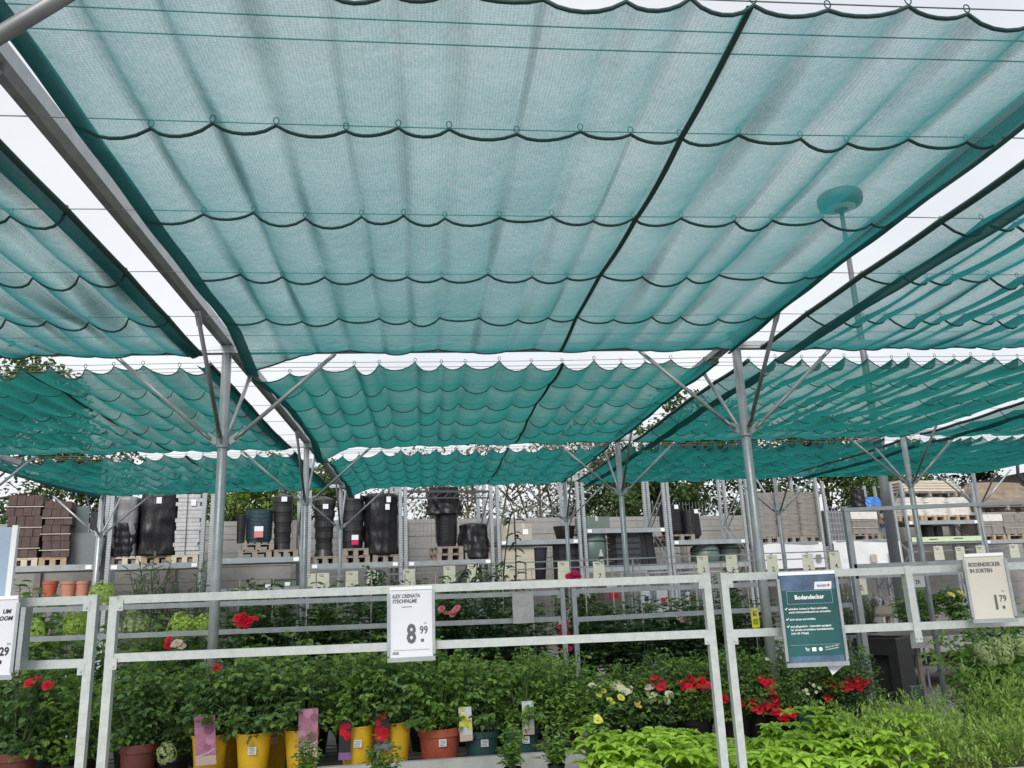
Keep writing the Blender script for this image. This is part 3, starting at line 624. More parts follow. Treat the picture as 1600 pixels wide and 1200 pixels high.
def blockpile(name, lab, u0, u1, vt, z, off, m, rows, cols, seed, group=None, d=.7, straps=True, cap=None):
    p, wd = spot(u0, u1, 860, off, z); h = height(u0, u1, vt, off, z); t = thing(name, lab, 'pallet load', p + RN*d/2, RA, group)
    r = random.Random(seed); b = MB(); bw = wd/cols; bh = h/rows
    for q in range(rows):
        sh = r.uniform(-.03, .03)
        for c in range(cols):
            b.box((-wd/2+bw*(c+.5)+sh, r.uniform(-.015, .015), bh*(q+.5)), (bw-.008, d, bh-.006))
    b.build('blocks', m, t)
    if straps:
        for q in range(1, rows, 1 if rows < 6 else 2):
            s = MB(); s.box((0, -d/2-.02, bh*q-.02), (wd+.05, .004, .014)); s.build('strap', 'strap', t)
    if cap: c_ = MB(); c_.box((0, 0, h+.004), (wd+.03, d+.03, .008)); c_.box((0, -d/2-.018, h-.09), (wd+.03, .006, .19)); c_.build('cover_sheet', cap, t)
    return t
# bay 0: pavers
z = SH[0][0]
zt = pallet(18, 60, z, .1, 'pale pallet under the leftmost brown paver stack', 'wood_pale'); blockpile('paver_stack', 'leftmost strapped stack of brown concrete pavers', 5, 60, 774, zt, .1, 'brown_paver', 6, 4, 1, 'strapped brown paver stacks')
zt = pallet(62, 105, z, .1, 'dark pallet under the second brown paver stack'); blockpile('paver_stack', 'second strapped stack of brown pavers, beside the grey board', 63, 106, 783, zt, .1, 'brown_paver', 7, 3, 2, 'strapped brown paver stacks')
p, wd = spot(106, 149, 878, .35, z); t = thing('panel_stack', 'upright grey panels standing on the rack right of the brown pavers', 'panels', p, RA)
b = MB(); b.box((0, 0, .30), (wd, .03, .60)); b.build('front_panel', 'grey_board', t); b = MB(); b.box((-.06, .06, .55), (.22, .03, 1.1)); b.build('tall_panel', 'glass_grey', t); b = MB(); b.box((.17, .09, .5), (.2, .03, 1.0)); b.build('dark_panel', 'black_plastic', t)
def flowerpot(t, name, r, h, m, c=(0,0,0), lip=True, soil=True):
    b = MB(); b.lathe([(r*.74, 0), (r*.96, h*.80), (r*.97, h*.82), (r*1.04, h*.83), (r*1.05, h), (r*.97, h), (r*.95, h*.86), (0, h*.86)] if lip else [(r*.70, 0), (r*.98, h*.97), (r*1.03, h*.975), (r*1.03, h), (r*.97, h), (r*.95, h*.9), (0, h*.9)], c, 40)
    return b.build(name, m, t, False)
zl = SH[0][1]
for k, (u0, u1, m, lab) in enumerate(((62, 87, 'terracotta', 'brownish terracotta tub on the lower shelf, leftmost of the trio'), (90, 117, 'terracotta_pale', 'pale terracotta tub on the lower shelf, middle of the trio'), (115, 138, 'terracotta_pale', 'pale terracotta tub on the lower shelf, nearest the uprights'))):
    p, wd = spot(u0, u1, 936, .12, zl); t = thing('terracotta_tub', lab, 'flower pot', p + RN*wd/2, RA, 'terracotta tubs on the lower shelf'); flowerpot(t, 'tub', wd/2, height(u0, u1, 908, .12, zl), m)
# bay 1: three wrapped pallets
z = SH[1][0]
zt = pallet(170, 222, z, .1, 'pallet under the grey and black wrapped load', 'wood_pale'); t, wd, h = wrapped('wrapped_load', 'grey topped load wrapped in black film below, leftmost of three', 'wrapped load', 172, 212, 774, zt, .1, 'grey_wrap', 3); blob(t, 'black_film', wd*1.03, .72, h*.56, 'black_foil', 9)
zt = pallet(222, 268, z, .1, 'pallet under the black foil load, middle of three'); wrapped('wrapped_load', 'load under crumpled black foil with a white note, middle of three', 'wrapped load', 211, 278, 768, zt, .06, 'black_foil', 5, .10, 4, .75, [(-.02, .86, 'paper')], wob=.05, pleat=.045)
zt = pallet(268, 310, z, .1, 'pale double pallet under the white wrapped load', 'wood_pale'); t = blockpile('wrapped_load', 'tall load of pale slabs in clear film, right of the black foil', 272, 311, 772, zt, .1, 'clear_wrap', 15, 1, 6, None, .72, False); card(t, .08, 1.0, -.39, m='paper'); card(t, .10, 1.3, -.39, .08, .08, 'paper')
b = MB(); b.box((-.03, -.375, .7), (.012, .006, 1.4)); b.build('strap', 'anthracite', t)
# bay 2
z = SH[2][0]
zt = pallet(372, 424, z, .1, 'lower of two stacked pallets under the blue grey tubs', 'wood_grey'); zt = pallet(378, 428, zt, .1, 'upper of two stacked pallets under the blue grey tubs', 'wood_grey')
potstack('black nested pot stack left of the blue grey tubs', 368, 383, 803, zt, .1, lips=18)
t = potstack('ribbed blue grey tub stack with a pink and white leaflet', 382, 427, 795, zt, .12, 'blue_grey_tub', 22, .04, name='tub_stack'); card(t, -.02, .16, -.36, .17, .12, 'petal_pink', 'leaflet'); card(t, -.02, .27, -.365, .17, .10, 'paper', 'leaflet')
zt = pallet(428, 466, z, .1, 'pallet under the tall black pot stack left of the second post', 'wood_grey'); potstack('tall black pot stack with a white label, left of the second post', 425, 459, 768, zt, .1, lips=5, taper=.2, labels=[(.0, .87, 'paper')])
zl = SH[2][1]
for (u0, u1, vt, vb, m, lab) in ((425, 464, 904, 924, 'box_green', 'grey green plastic box with a lid on the low shelf'), (402, 426, 913, 924, 'anthracite', 'low dark crate left of the grey green box')):
    p, wd = spot(u0, u1, vb, .1, zl); hh = height(u0, u1, vt, .1, zl); t = thing('storage_box', lab, 'box', p + RN*.25, RA); b = MB(); b.box((0, 0, hh*.45), (wd*.94, .45, hh*.88)); b.build('body', m, t); b = MB(); b.box((0, 0, hh*.94), (wd, .5, hh*.12)); b.box((0, 0, hh*1.01), (wd*.8, .4, hh*.04)); b.build('lid', m, t)
    b = MB(); b.box((.05, -.26, hh*.3), (.10, .01, .07)); b.build('sticker', 'white_plastic', t)
# bay 3
z = SH[3][0]
zt = pallet(488, 528, z, .1, 'pallet under the tapered black pot stack right of the second post', 'wood_grey'); potstack('black pot stack narrowing downwards, right of the second post', 489, 528, 772, zt, .1, lips=5, taper=.30, labels=[(-.02, .80, 'paper')])
zt = pallet(534, 578, z, .1, 'lower pallet under the red labelled pot stack', 'wood_grey'); zt = pallet(536, 576, zt, .1, 'upper pallet under the red labelled pot stack', 'wood_grey')
t = potstack('black pot stack with a red and white leaflet near its foot', 534, 574, 766, zt, .1, lips=5, taper=.10, labels=[(.1, .90, 'paper')]); card(t, .0, .22, -.34, .14, .10, 'paper', 'leaflet'); card(t, .0, .12, -.34, .14, .10, 'petal_magenta', 'leaflet')
zt = pallet(583, 622, z, .1, 'pallet under the foil wrapped pot stack by the rack upright', 'wood_grey'); wrapped('wrapped_load', 'pot stack in creased black foil with two labels, by the rack upright', 'wrapped load', 574, 624, 769, zt, .08, 'black_foil', 15, .05, 3, .62, [(.16, .88, 'paper'), (.12, .76, 'paper')], wob=.06, pleat=.05)
# bay 4
z = SH[4][0]
zt = pallet(683, 724, z, .1, 'lower pallet of the pair under the foil topped pot stack', 'wood_grey'); zt = pallet(684, 724, zt, .1, 'upper pallet of the pair under the foil topped pot stack', 'wood_grey')
potstack('ribbed black pot stack with a bushy black foil top', 686, 721, 792, zt, .1, lips=24, taper=.06)
p, wd = spot(675, 725, 800, .02, rk(700, 803, .1).z); t = thing('foil_cover', 'crumpled black foil bunched over a pot stack like a bush', 'foil', p + RN*.34, RA); blob(t, 'foil', wd, wd*.8, .62, 'black_foil', 23, .25, 2.4, .12, .09)
zt = pallet(727, 768, z, .1, 'dark pallet under the black foil dome', 'wood_grey'); wrapped('wrapped_load', 'short domed load under loose black foil with a gathered hem', 'wrapped load', 724, 770, 816, z+.02, .05, 'black_foil', 31, .22, 3, .75, wob=.05, pleat=.05)
# bay 5
z = SH[5][0]
def carton(lab, u0, u1, vt, z, off, m, d=.5, sticker=False, name='carton', flaps=True):
    p, wd = spot(u0, u1, 850, off, z); hh = height(u0, u1, vt, off, z); t = thing(name, lab, 'box', p + RN*d/2, RA); b = MB(); b.box((0, 0, hh/2), (wd, d, hh-.004)); b.build('carton', m, t)
    b = MB(); b.box((0, 0, hh), (.06, d+.004, .003)); b.box((0, -d/2-.001, hh-.05), (.06, .003, .1)); b.build('packing_tape', 'strap', t)
    if sticker: b = MB(); b.box((.05, -d/2-.003, hh*.5), (wd*.3, .005, hh*.3)); b.build('sticker', 'white_plastic', t)
    return z + hh
carton('grey cardboard box with a pale sticker on the upper shelf, left', 783, 804, 819, z, .1, 'card_grey'); carton('wide grey cardboard box with a label on the upper shelf', 805, 832, 818, z, .1, 'card_grey', sticker=True)
zz = rk(806, 906, .1).z
for k, vt in enumerate((893, 874, 855)): zz = carton(('lowest', 'middle', 'topmost')[k] + ' beige carton of the stack behind the climbing twig', 783, 834, vt, zz, .1, 'card')
def tallpot(lab, u0, u1, vt, vb, off, m, ridge=False, name='tall_pot'):
    q = rk((u0+u1)/2, vb, off); p, wd = spot(u0, u1, vb, off, q.z); hh = height(u0, u1, vt, off, q.z); t = thing(name, lab, 'pot', p + RN*wd/2, RA); b = MB()
    b.lathe([(wd*.36, 0), (wd*.49, hh*.97), (wd*.5, hh), (wd*.46, hh), (wd*.43, hh*.85), (0, hh*.8)], (0,0,0), 4 if ridge else 26, 0); b.build('pot', m, t, not ridge); return t
tallpot('tall tapered anthracite pot right of the beige cartons', 833, 862, 855, 905, .1, 'anthracite')
tallpot('round dark tub on the upper shelf at the end of the carton bay', 873, 906, 821, 842, .1, 'black_plastic', name='round_tub')
q = rk(890, 905, .1).z
for k, vt in enumerate((885, 866, 848)):
    p, wd = spot(874, 908, 870, .1, q); hh = rk(890, vt, .1).z - q; t = thing('crate', ('bottom', 'middle', 'top')[k] + ' black crate stacked under the round dark tub', 'crate', p + RN*.22, RA); b = MB(); b.box((0, 0, hh*.46), (wd*.94, .4, hh*.9)); b.box((0, 0, hh*.95), (wd, .44, hh*.08)); b.build('crate_body', 'black_plastic', t); q += hh
# bay 6
z, zl = SH[6]
carton('grey green plastic trunk on the top shelf above the rain barrel', 914, 955, 807, z, .1, 'box_green', .5, name='plastic_trunk')
def barrel(lab, u0, u1, vt, vb, off, m, z=None):
    q = rk((u0+u1)/2, vb, off).z if z is None else z; p, wd = spot(u0, u1, vb, off, q); hh = height(u0, u1, vt, off, q); r = wd/2; t = thing('rain_barrel', lab, 'barrel', p + RN*r, RA)
    b = MB(); b.lathe([(r*.84, 0), (r*.9, hh*.02), (r*.97, hh*.35), (r*.975, hh*.70), (r*.9, hh*.76)], (0,0,0), 30); b.build('body', m, t, True)
    b = MB(); b.lathe([(r*.99, hh*.70), (r*1.0, hh*.705), (r*1.0, hh*.74), (r*.97, hh*.75), (r*.9, hh*.9), (r*.72, hh*.97), (0, hh)], (0,0,0), 30); b.build('lid', m, t, True)
    b = MB(); b.lathe([(r*1.0, hh*.685), (r*1.02, hh*.69), (r*1.02, hh*.715), (r*1.0, hh*.72)], (0,0,0), 30); b.build('rim', 'black_plastic', t); return t
barrel('large grey green rain barrel with a domed lid', 914, 959, 829, 883, .05, 'barrel_green')
q = zl
for k in range(6):
    p, wd = spot(965, 1004, 880, .1, q); hh = (rk(985, 828, .1).z - zl)/6; t = thing('slatted_crate', ('lowest', 'second', 'third', 'fourth', 'fifth', 'topmost')[k] + ' dark slatted crate in the stack right of the rain barrel', 'crate', p + RN*.25, RA, 'dark slatted crates in one stack'); b = MB(); b.box((0, 0, hh*.42), (wd*.97, .46, hh*.80)); b.box((0, 0, hh*.9), (wd, .5, hh*.1)); b.build('crate_body', 'anthracite', t); q += hh
for k, (u0, u1) in enumerate(((1006, 1016), (1017, 1029))):
    p, wd = spot(u0, u1, 880, .15, zl); hh = height(u0, u1, 829, .15, zl); t = thing('planter_box', ('narrow black planter box leaning beside the slatted crates', 'second black planter box leaning towards the rack upright')[k], 'planter box', p + RN*.2, RA); b = MB(); b.box((0, 0, hh*.5), (wd, .14, hh), Matrix.Rotation(R(-5), 3, 'Y')); b.box((0, -.075, hh*.12), (wd*.6, .01, .08), Matrix.Rotation(R(-5), 3, 'Y')); b.build('box_body', 'black_plastic', t)
# bay 7
z, zl = SH[7]
zt = pallet(1048, 1088, z, .1, 'pallet under the two black pot stacks above the green tubs', 'wood_grey'); potstack('taller black ribbed pot stack above the green tubs', 1047, 1077, 787, zt, .1, lips=20, taper=-.05, labels=[(.05, .9, 'paper')]); potstack('shorter black ribbed pot stack above the green tubs', 1078, 1105, 795, zt-.1, .14, lips=18, taper=-.12, labels=[(.1, .92, 'paper')])
barrel('round green tub with a flat lid below the pot stacks, left', 1096, 1136, 850, 882, .02, 'barrel_green'); barrel('darker round green tub below the pot stacks, right', 1133, 1167, 846, 880, .25, 'box_green')
# bay 8
z = SH[8][0]
for k, (u0, u1, vt, off, lab) in enumerate(((1188, 1222, 770, .12, 'tall grey sack pile left of the thin post'), (1228, 1258, 768, .1, 'tall grey sack pile right of the thin post'), (1258, 1288, 769, .1, 'tall grey sack pile at the end of its bay'))):
    zt = pallet(u0, u1, z, off, ('pallet under the grey sack pile left of the thin post', 'pallet under the grey sack pile right of the thin post', 'pallet under the grey sack pile at the end of its bay')[k], 'wood_grey')
    p, wd = spot(u0, u1, 850, off, zt); h = height(u0, u1, vt, off, zt); t = thing('sack_pile', lab, 'sack pile', p + RN*.36, RA, 'tall grey sack piles'); n = 8
    for q in range(n):
        o_ = blob(t, 'sack', wd*(1+.03*math.sin(q*2+k)), .7, h/n*1.04, 'sack', 40+q*3+k, 0, 5, .015, .012, .8, 24); o_.location.z = h*q/n
def banner(lab, u0, u1, v0, v1, off, marks=()):
    a, b_ = rk(u0, v0, off), rk(u1, v1, off); p = (a+b_)/2; wd = (b_-a).dot(RD); hh = a.z-b_.z; t = thing('banner', lab, 'banner', p, RA); b = MB(); n = 12
    b.add([(-wd/2+wd*k/n, .03*math.sin(k*1.3), (hh/2+.03*math.sin(k*.5)) if e else -hh/2) for k in range(n+1) for e in (0, 1)], [(2*k, 2*k+2, 2*k+3, 2*k+1) for k in range(n)])
    b.build('cloth', 'banner', t, True)
    b = MB(); b.tube([(-wd/2, .0, hh/2+.04), (wd/2, .0, hh/2+.04)], .012, 6); b.build('hanging_rod', 'galv', t)
    for x, w_, h_, m in marks: b = MB(); b.box((x*wd, -.045, -hh*.1), (w_, .008, h_)); b.build('printed_picture', m, t)
    return t
banner('white banner hanging below the grey sack piles, with two small pictures', 1178, 1290, 852, 886, -.12, ((.28, .09, .2, 'anthracite'), (.40, .16, .16, 'grey_wrap'), (-.08, .02, .2, 'grey_wrap')))
banner('white banner below the grey block pallet, with framed boxes', 1302, 1412, 848, 888, -.12, ((-.35, .25, .004, 'grey_wrap'), (.05, .2, .2, 'card_grey'), (.3, .12, .24, 'poster_pale')))
# bay 9
z = SH[9][0]
zt = pallet(1335, 1380, z, .1, 'dark pallet under the grey block load beside the lamp pole', 'wood_grey'); blockpile('block_load', 'grey block load with a white cover sheet, beside the lamp pole', 1337, 1377, 800, zt, .1, 'grey_block', 3, 2, 5, cap='bag_white')
p, wd = spot(1296, 1330, 845, .15, z); t = thing('wire_cage', 'grey wire cage of mixed goods left of the block load', 'cage', p + RN*.3, RA); hh = height(1296, 1330, 792, .15, z)
b = MB(); [b.bar((-wd/2+wd*k/7, -.3, 0), (-wd/2+wd*k/7, -.3, hh), .012, .012) for k in range(8)]; [b.bar((-wd/2, -.3, hh*k/6), (wd/2, -.3, hh*k/6), .01, .01) for k in range(7)]; b.build('mesh_front', 'galv', t)
b = MB(); b.box((0, .02, hh*.45), (wd*.9, .5, hh*.9)); b.build('contents', 'grey_wrap', t)
p, wd = spot(1346, 1392, 800, .5, rk(1366, 793, .5).z); t = thing('foil_bundle', 'bright blue foil bundle on top of the block load', 'bundle', p + RN*.2, RA); blob(t, 'foil', wd*.7, .5, .30, 'blue_foil', 51, .3, 2.6, .08, .06)
p, wd = spot(1342, 1358, 790, .4, rk(1350, 792, .4).z); t = thing('foil_bundle', 'black foil bundle left of the blue foil', 'bundle', p + RN*.2, RA); blob(t, 'foil', wd, .4, .5, 'black_foil', 52, .2, 2.6, .08, .06)
p, wd = spot(1384, 1412, 829, .05, rk(1398, 829, .05).z); t = thing('foil_bundle', 'small blue sack hanging low beside the lamp pole', 'bundle', p + RN*.12, RA); blob(t, 'foil', wd*.7, .2, .16, 'blue_foil', 53, .15, 2.6, .08, .06)
# bay 10
z, zl = SH[10]
for k, (u0, u1, lab) in enumerate(((1413, 1452, 'first white bag pallet on the right hand rack'), (1453, 1488, 'middle white bag pallet on the right hand rack'), (1489, 1524, 'third white bag pallet, beside the slim post'))):
    zt = pallet(u0, u1, z, .1, ('pallet under the first white bag load', 'pallet under the middle white bag load', 'pallet under the third white bag load')[k]); p, wd = spot(u0, u1, 810, .1, zt); h = height(u0, u1, 777, .1, zt); t = thing('bag_load', lab, 'bag pallet', p + RN*.36, RA, 'white bag pallets')
    for q in range(4): o_ = blob(t, 'bag', wd*(1+.02*math.sin(q*2+k)), .7, h/4*1.05, 'bag_white', 70+q*3+k, 0, 5, .02, .015, .8, 24); o_.location.z = h*q/4
zp = rk(1470, 776, .1).z
zt = pallet(1424, 1512, zp, .1, 'grey pallet on top of the white bags', 'wood_grey')
for k in range(4):
    p, wd = spot(1414-2*k, 1506-4*k, 765, .1, zt + k*.078); t = thing('board_pack', ('lowest', 'second', 'third', 'topmost')[k] + ' pale board pack on top of the white bag pallets', 'boards', p + RN*.3, RA, 'pale board packs in one pile'); b = MB(); b.box((0, 0, .035), (wd, .6, .066)); b.build('boards', 'wood_pale', t)
a, b_ = rk(1424, 838, -.06), rk(1534, 846, -.06); p = (a+b_)/2; t = thing('shelf_sign', 'long lime green shelf sign under the white bag pallets', 'sign', p, RA); b = MB(); b.box((0, 0, 0), ((b_-a).dot(RD), .01, .13)); b.build('strip', 'lime_sign', t)
b = MB(); b.box((-.5, -.008, 0), (.3, .004, .025)); b.box((.4, -.008, .01), (.35, .004, .025)); b.build('print_lines', 'leaf_dark', t)
for k, (u0, u1, lab) in enumerate(((1447, 1462, 'dark upright roll on the lower shelf under the bag pallets'), (1463, 1476, 'second dark roll on the lower shelf, slightly shorter'))):
    p, wd = spot(u0, u1, 838, .3, zl); t = thing('fabric_roll', lab, 'roll', p + RN*.1, RA); b = MB(); b.lathe([(wd*.45, 0), (wd*.5, .02), (wd*.5, .42-.05*k), (wd*.2, .44-.05*k), (0, .42-.05*k)], (0,0,0), 16); b.build('roll', 'black_foil', t)
# bay 11
z = SH[11][0]
zt = pallet(1540, 1576, z, .1, 'pallet under the grey blocks with the white sheet, right edge'); blockpile('block_load', 'grey block load with a white sheet at the right picture edge', 1540, 1574, 804, zt, .1, 'grey_block', 2, 2, 8, cap='bag_white')
zt = pallet(1579, 1630, z, .1, 'pallet under the bare grey blocks, right edge'); blockpile('block_load', 'bare grey block load cut by the right picture edge', 1577, 1630, 802, zt, .1, 'grey_block', 3, 3, 9)
z2 = rk(1570, 797, .1).z
zt = pallet(1536, 1640, z2, .1, 'wide pallet above the white sheet at the right edge', 'wood_grey'); wrapped('covered_heap', 'brown tarpaulin covered heap at the right picture edge', 'heap', 1533, 1650, 752, zt, .1, 'brown_tarp', 77, .35, 3, .9, wob=.06, pleat=.03)
# black pots etc. on the ground in front of the racks: cages with bars behind the price tags
for k, (u0, u1, lab) in enumerate(((970, 1012, 'grey barred trolley behind the second frame, left one'), (1009, 1046, 'grey barred trolley behind the second frame, middle one'), (1058, 1125, 'long grey barred trolley under the green tubs'))):
    a, b_ = rk(u0, 895, -1.2), rk(u1, 895, -1.2); ln = (b_-a).dot(RD); o = Vector((a.x, a.y, 0)); t = thing('barred_trolley', lab, 'trolley', o, RA); zt = a.z
    b = MB(); b.bar((0, 0, zt), (ln, 0, zt), .035, .035); b.bar((0, 0, .3), (ln, 0, .3), .035, .035); [b.bar((x, 0, .12), (x, 0, zt), .035, .035) for x in (0, ln)]; b.build('frame', 'galv', t)
    b = MB(); n = max(5, int(ln/.06)); [b.bar((ln*(q+.5)/n, 0, .3), (ln*(q+.5)/n, 0, zt), .012, .012) for q in range(n)]; b.build('bars', 'galv', t)
    b = MB(); b.box((ln/2, .35, .5), (ln*.95, .5, .7)); b.build('load', 'anthracite', t)
    b = MB(); [b.lathe([(.05, -.015), (.055, 0), (.05, .015)], (x, 0, .06), 12) for x in (.05, ln-.05)]; b.v = [(x, y, z) for x, y, z in b.v]; b.build('castors', 'black_plastic', t)
# ------------------------------------------------------------ plants
def leaf(m, p, d, up, L, wd, fold=.25, curl=.15):
    d = d.normalized(); s = d.cross(up)
    if s.length < 1e-3: s = d.cross(Vector((1,0,0)))
    s.normalize(); n = s.cross(d)
    a = p + d*L*.33 - n*L*curl*.1; b_ = p + d*L*.72 - n*L*curl*.45; t = p + d*L - n*L*curl
    f = n*wd*fold
    m.add([p, a + s*wd*.5 + f, b_ + s*wd*.40 + f, t, b_ - s*wd*.40 + f, a - s*wd*.5 + f, (a+b_)/2], [(0,6,1),(1,6,2),(2,6,3),(3,6,4),(4,6,5),(5,6,0)])
def rv(r, z0=-1, z1=1): 
    z = r.uniform(z0, z1); a = r.uniform(0, 2*PI); q = math.sqrt(max(0, 1-z*z)); return Vector((q*math.cos(a), q*math.sin(a), z))
def bush(seed, h, rad, stems, nodes, L, wd, lf=5, z0=.0, narrow=False, up=.35, spread=.25):
    # leafy shrub grown stem by stem: (foliage mesh, stem mesh), standing at the pot rim
    r = random.Random(seed); fm, sm = MB(), MB()
    for k in range(stems):
        a = r.uniform(0, 2*PI); el = r.random()
        tip = Vector((math.cos(a)*rad*math.sqrt(el)*r.uniform(.7, 1.12), math.sin(a)*rad*math.sqrt(el)*r.uniform(.7, 1.12), h*(1-.45*el*el)*(r.uniform(.62, 1.08) if k % 4 else r.uniform(.06, .5))))
        if narrow: tip = Vector((math.cos(a)*rad*r.uniform(.2, 1), math.sin(a)*rad*r.uniform(.2, 1), h*r.uniform(.25, 1.05)))
        b0 = Vector((math.cos(a)*.04, math.sin(a)*.04, z0)); c = b0*.4 + tip*.6 + Vector((0,0,h*.14)); pts = []
        for i in range(nodes+1):
            t = i/nodes; pts.append(b0*(1-t)**2 + c*2*t*(1-t) + tip*t*t + Vector((r.gauss(0,1), r.gauss(0,1), r.gauss(0,.6)))*.008*t)
        sm.tube(pts[::max(1, nodes//4)] if nodes >= 4 else pts, [.005-.003*q/len(pts[::max(1, nodes//4)]) for q in range(len(pts[::max(1, nodes//4)]))] if nodes >= 4 else .004, 4, False)
        for i in range(1, nodes+1):
            fm.k = 1 if i >= nodes-1 and k % 3 else 0; p = pts[i]; ax = (pts[i]-pts[i-1]).normalized(); out = rv(r, -.2, .6); out = (out - ax*out.dot(ax)*.6 + Vector((p.x, p.y, 0))*1.2).normalized()
            if lf == 1:
                leaf(fm, p, (out + Vector((0,0,up))*r.uniform(-.3, 1)).normalized(), (Vector((0,0,1)) + rv(r)*.5).normalized(), L*r.uniform(.7, 1.25), wd*r.uniform(.7, 1.2)); continue
            up_ = (Vector((0,0,1)) + rv(r)*.55).normalized(); pet = L*1.5
            for q in range(lf):
                t = (q//2+1)/((lf+1)/2); sd = (-1, 1)[q % 2]; s = out.cross(up_).normalized()
                if q == lf-1: leaf(fm, p + out*pet, out - Vector((0,0,.25)), up_, L*r.uniform(.85, 1.25), wd)
                else: leaf(fm, p + out*pet*t*.8, (s*sd + out*.5 - Vector((0,0,r.uniform(0,.4)))).normalized(), up_, L*r.uniform(.7, 1.05), wd*.95)
    return fm, sm
FOL = {}
def proto(key, m, **k):
    f, s = bush(**k); FOL[key] = (f.mesh('foliage_' + key, [m, {'leaf_rose': 'leaf_tip', 'leaf_rose_fresh': 'leaf_tip', 'leaf_dark': 'leaf_tip_dark'}.get(m, m)]), s.mesh('stem_' + key, 'green_stem'))
for q in range(4): proto('rose%d' % q, 'leaf_rose', seed=100+q, h=.50, rad=.30, stems=36, nodes=8, L=.046, wd=.034)
for q in range(3): proto('fresh%d' % q, 'leaf_rose_fresh', seed=120+q, h=.52, rad=.30, stems=38, nodes=8, L=.042, wd=.029)
for q in range(3): proto('climb%d' % q, 'leaf_dark', seed=140+q, h=1.15, rad=.26, stems=34, nodes=10, L=.056, wd=.043, narrow=True)
for q in range(2): proto('climbg%d' % q, 'leaf_rose', seed=150+q, h=1.15, rad=.28, stems=36, nodes=10, L=.052, wd=.038, narrow=True)
for q in range(2): proto('fern%d' % q, ('leaf_rose', 'leaf_rose_fresh')[q], seed=160+q, h=.40, rad=.28, stems=74, nodes=10, L=.026, wd=.013)
for q in range(2): proto('hydra%d' % q, 'leaf_rose_fresh', seed=180+q, h=.75, rad=.34, stems=34, nodes=9, L=.095, wd=.062, lf=1)
for q in range(2): proto('silver%d' % q, 'leaf_silver', seed=200+q, h=.75, rad=.30, stems=40, nodes=16, L=.075, wd=.022, lf=1, narrow=False, up=1.2)
for q in range(2): proto('low%d' % q, 'leaf_rose', seed=220+q, h=.26, rad=.22, stems=54, nodes=7, L=.030, wd=.018)
proto('grassy', 'leaf_rose_fresh', seed=240, h=.5, rad=.22, stems=30, nodes=9, L=.10, wd=.012, lf=1, up=.9)
proto('pale', 'leaf_rose_fresh', seed=250, h=.8, rad=.45, stems=60, nodes=9, L=.06, wd=.04, lf=3)
def rose_me(m, seed, R_=.045):
    r = random.Random(seed); b = MB()
    for ring, (n, k, tilt) in enumerate(((6, 1., .25), (6, .85, .7), (5, .62, 1.1), (4, .38, 1.4))):
        for q in range(n):
            a = 2*PI*(q+.5*ring)/n + r.uniform(-.2, .2); d = Vector((math.cos(a), math.sin(a), 0)); u = Vector((0,0,1)); s = Vector((-math.sin(a), math.cos(a), 0))
            o = d*math.cos(tilt) + u*math.sin(tilt); L_ = R_*k*r.uniform(.85, 1.1); wd = L_*.62; c0 = d*.004
            b.add([c0 - s*wd*.4, c0 + s*wd*.4, c0 + o*L_*.6 + s*wd + u*.004, c0 + o*L_ + s*wd*.5 - u*.006, c0 + o*L_*1.02 - s*wd*.5 - u*.006, c0 + o*L_*.6 - s*wd + u*.004], [(0,1,2,5),(5,2,3,4)])
    return b.mesh('rose_bloom', m, True)
def mop_me(m, seed, R_=.085, cone=1.25):
    r = random.Random(seed); b = MB()
    for k in range(150):
        d = rv(r, -.75, 1); p = Vector((d.x*R_, d.y*R_, d.z*R_*cone + R_*.7)) * r.uniform(.88, 1.05); s = d.cross(Vector((.3,.2,1))).normalized(); t = s.cross(d)
        a0 = r.uniform(0, 1.5); z = R_*.19
        for q in range(4):
            a = a0 + q*PI/2; e = s*math.cos(a) + t*math.sin(a); g_ = s*math.cos(a+.8) + t*math.sin(a+.8); h_ = s*math.cos(a-.8) + t*math.sin(a-.8)
            b.add([p, p + g_*z*.7 + d*.004, p + e*z*1.15, p + h_*z*.7 + d*.004], [(0,1,2,3)])
    return b.mesh('mop_head', m)
BLOOM = {m: [rose_me('petal_' + m, q) for q in range(3)] for m in ('red', 'magenta', 'pink', 'blush', 'cream', 'yellow')}
MOP = {m: [mop_me('petal_' + m, q) for q in range(2)] for m in ('lime', 'pale_lime')}
LAB = MB(); LAB.box((0, 0, .085), (.085, .0015, .17)); LABM = None
def hangtag(t, x, y, z, pic, seed=0, h=.21, w=.095, rz=0, foot='petal_blush'):
    # printed plant label standing in the pot: picture above, pale foot below
    r = random.Random(seed); b = MB(); b.box((0, 0, h/2), (w, .0016, h)); o = b.build('plant_label', {'red': 'ink', 'pink': 'mauve_print'}.get(pic, 'paper'), t); o.location = (x, y, z); o.rotation_euler = (R(10), R(r.uniform(-4, 4)), rz)
    b = MB(); k = 9 if pic != 'cream' else 14
    for q in range(k):
        c = Vector((r.uniform(-.5, .5)*w*.72, -.002 - q*.0002, h*(.34 + .62*r.random()))); rr = w*(.30 if pic != 'cream' else .13)*r.uniform(.7, 1.1); n = 7
        x1 = lambda v, lim: max(-lim, min(lim, v))
        b.add([(x1(c.x + rr*math.cos(2*PI*e/n), w*.49), c.y, min(h*.99, c.z + rr*math.sin(2*PI*e/n))) for e in range(n)], [tuple(range(n))])
    b.build('label_picture', 'petal_' + ('mauve' if pic == 'pink' else pic), o)
    if pic == 'pink': b = MB(); b.tube([(w*(-.48+.96*q/8), -.004, h*(.20+.13*(q/8)**2)) for q in range(9)], .0022, 5); b.build('label_swoosh', 'paper', o)
    b = MB(); b.box((0, -.0015, h*.10), (w*.98, .001, h*.18)); b.build('label_foot', foot if pic != 'red' else 'ink_violet', o)
PLN = 0
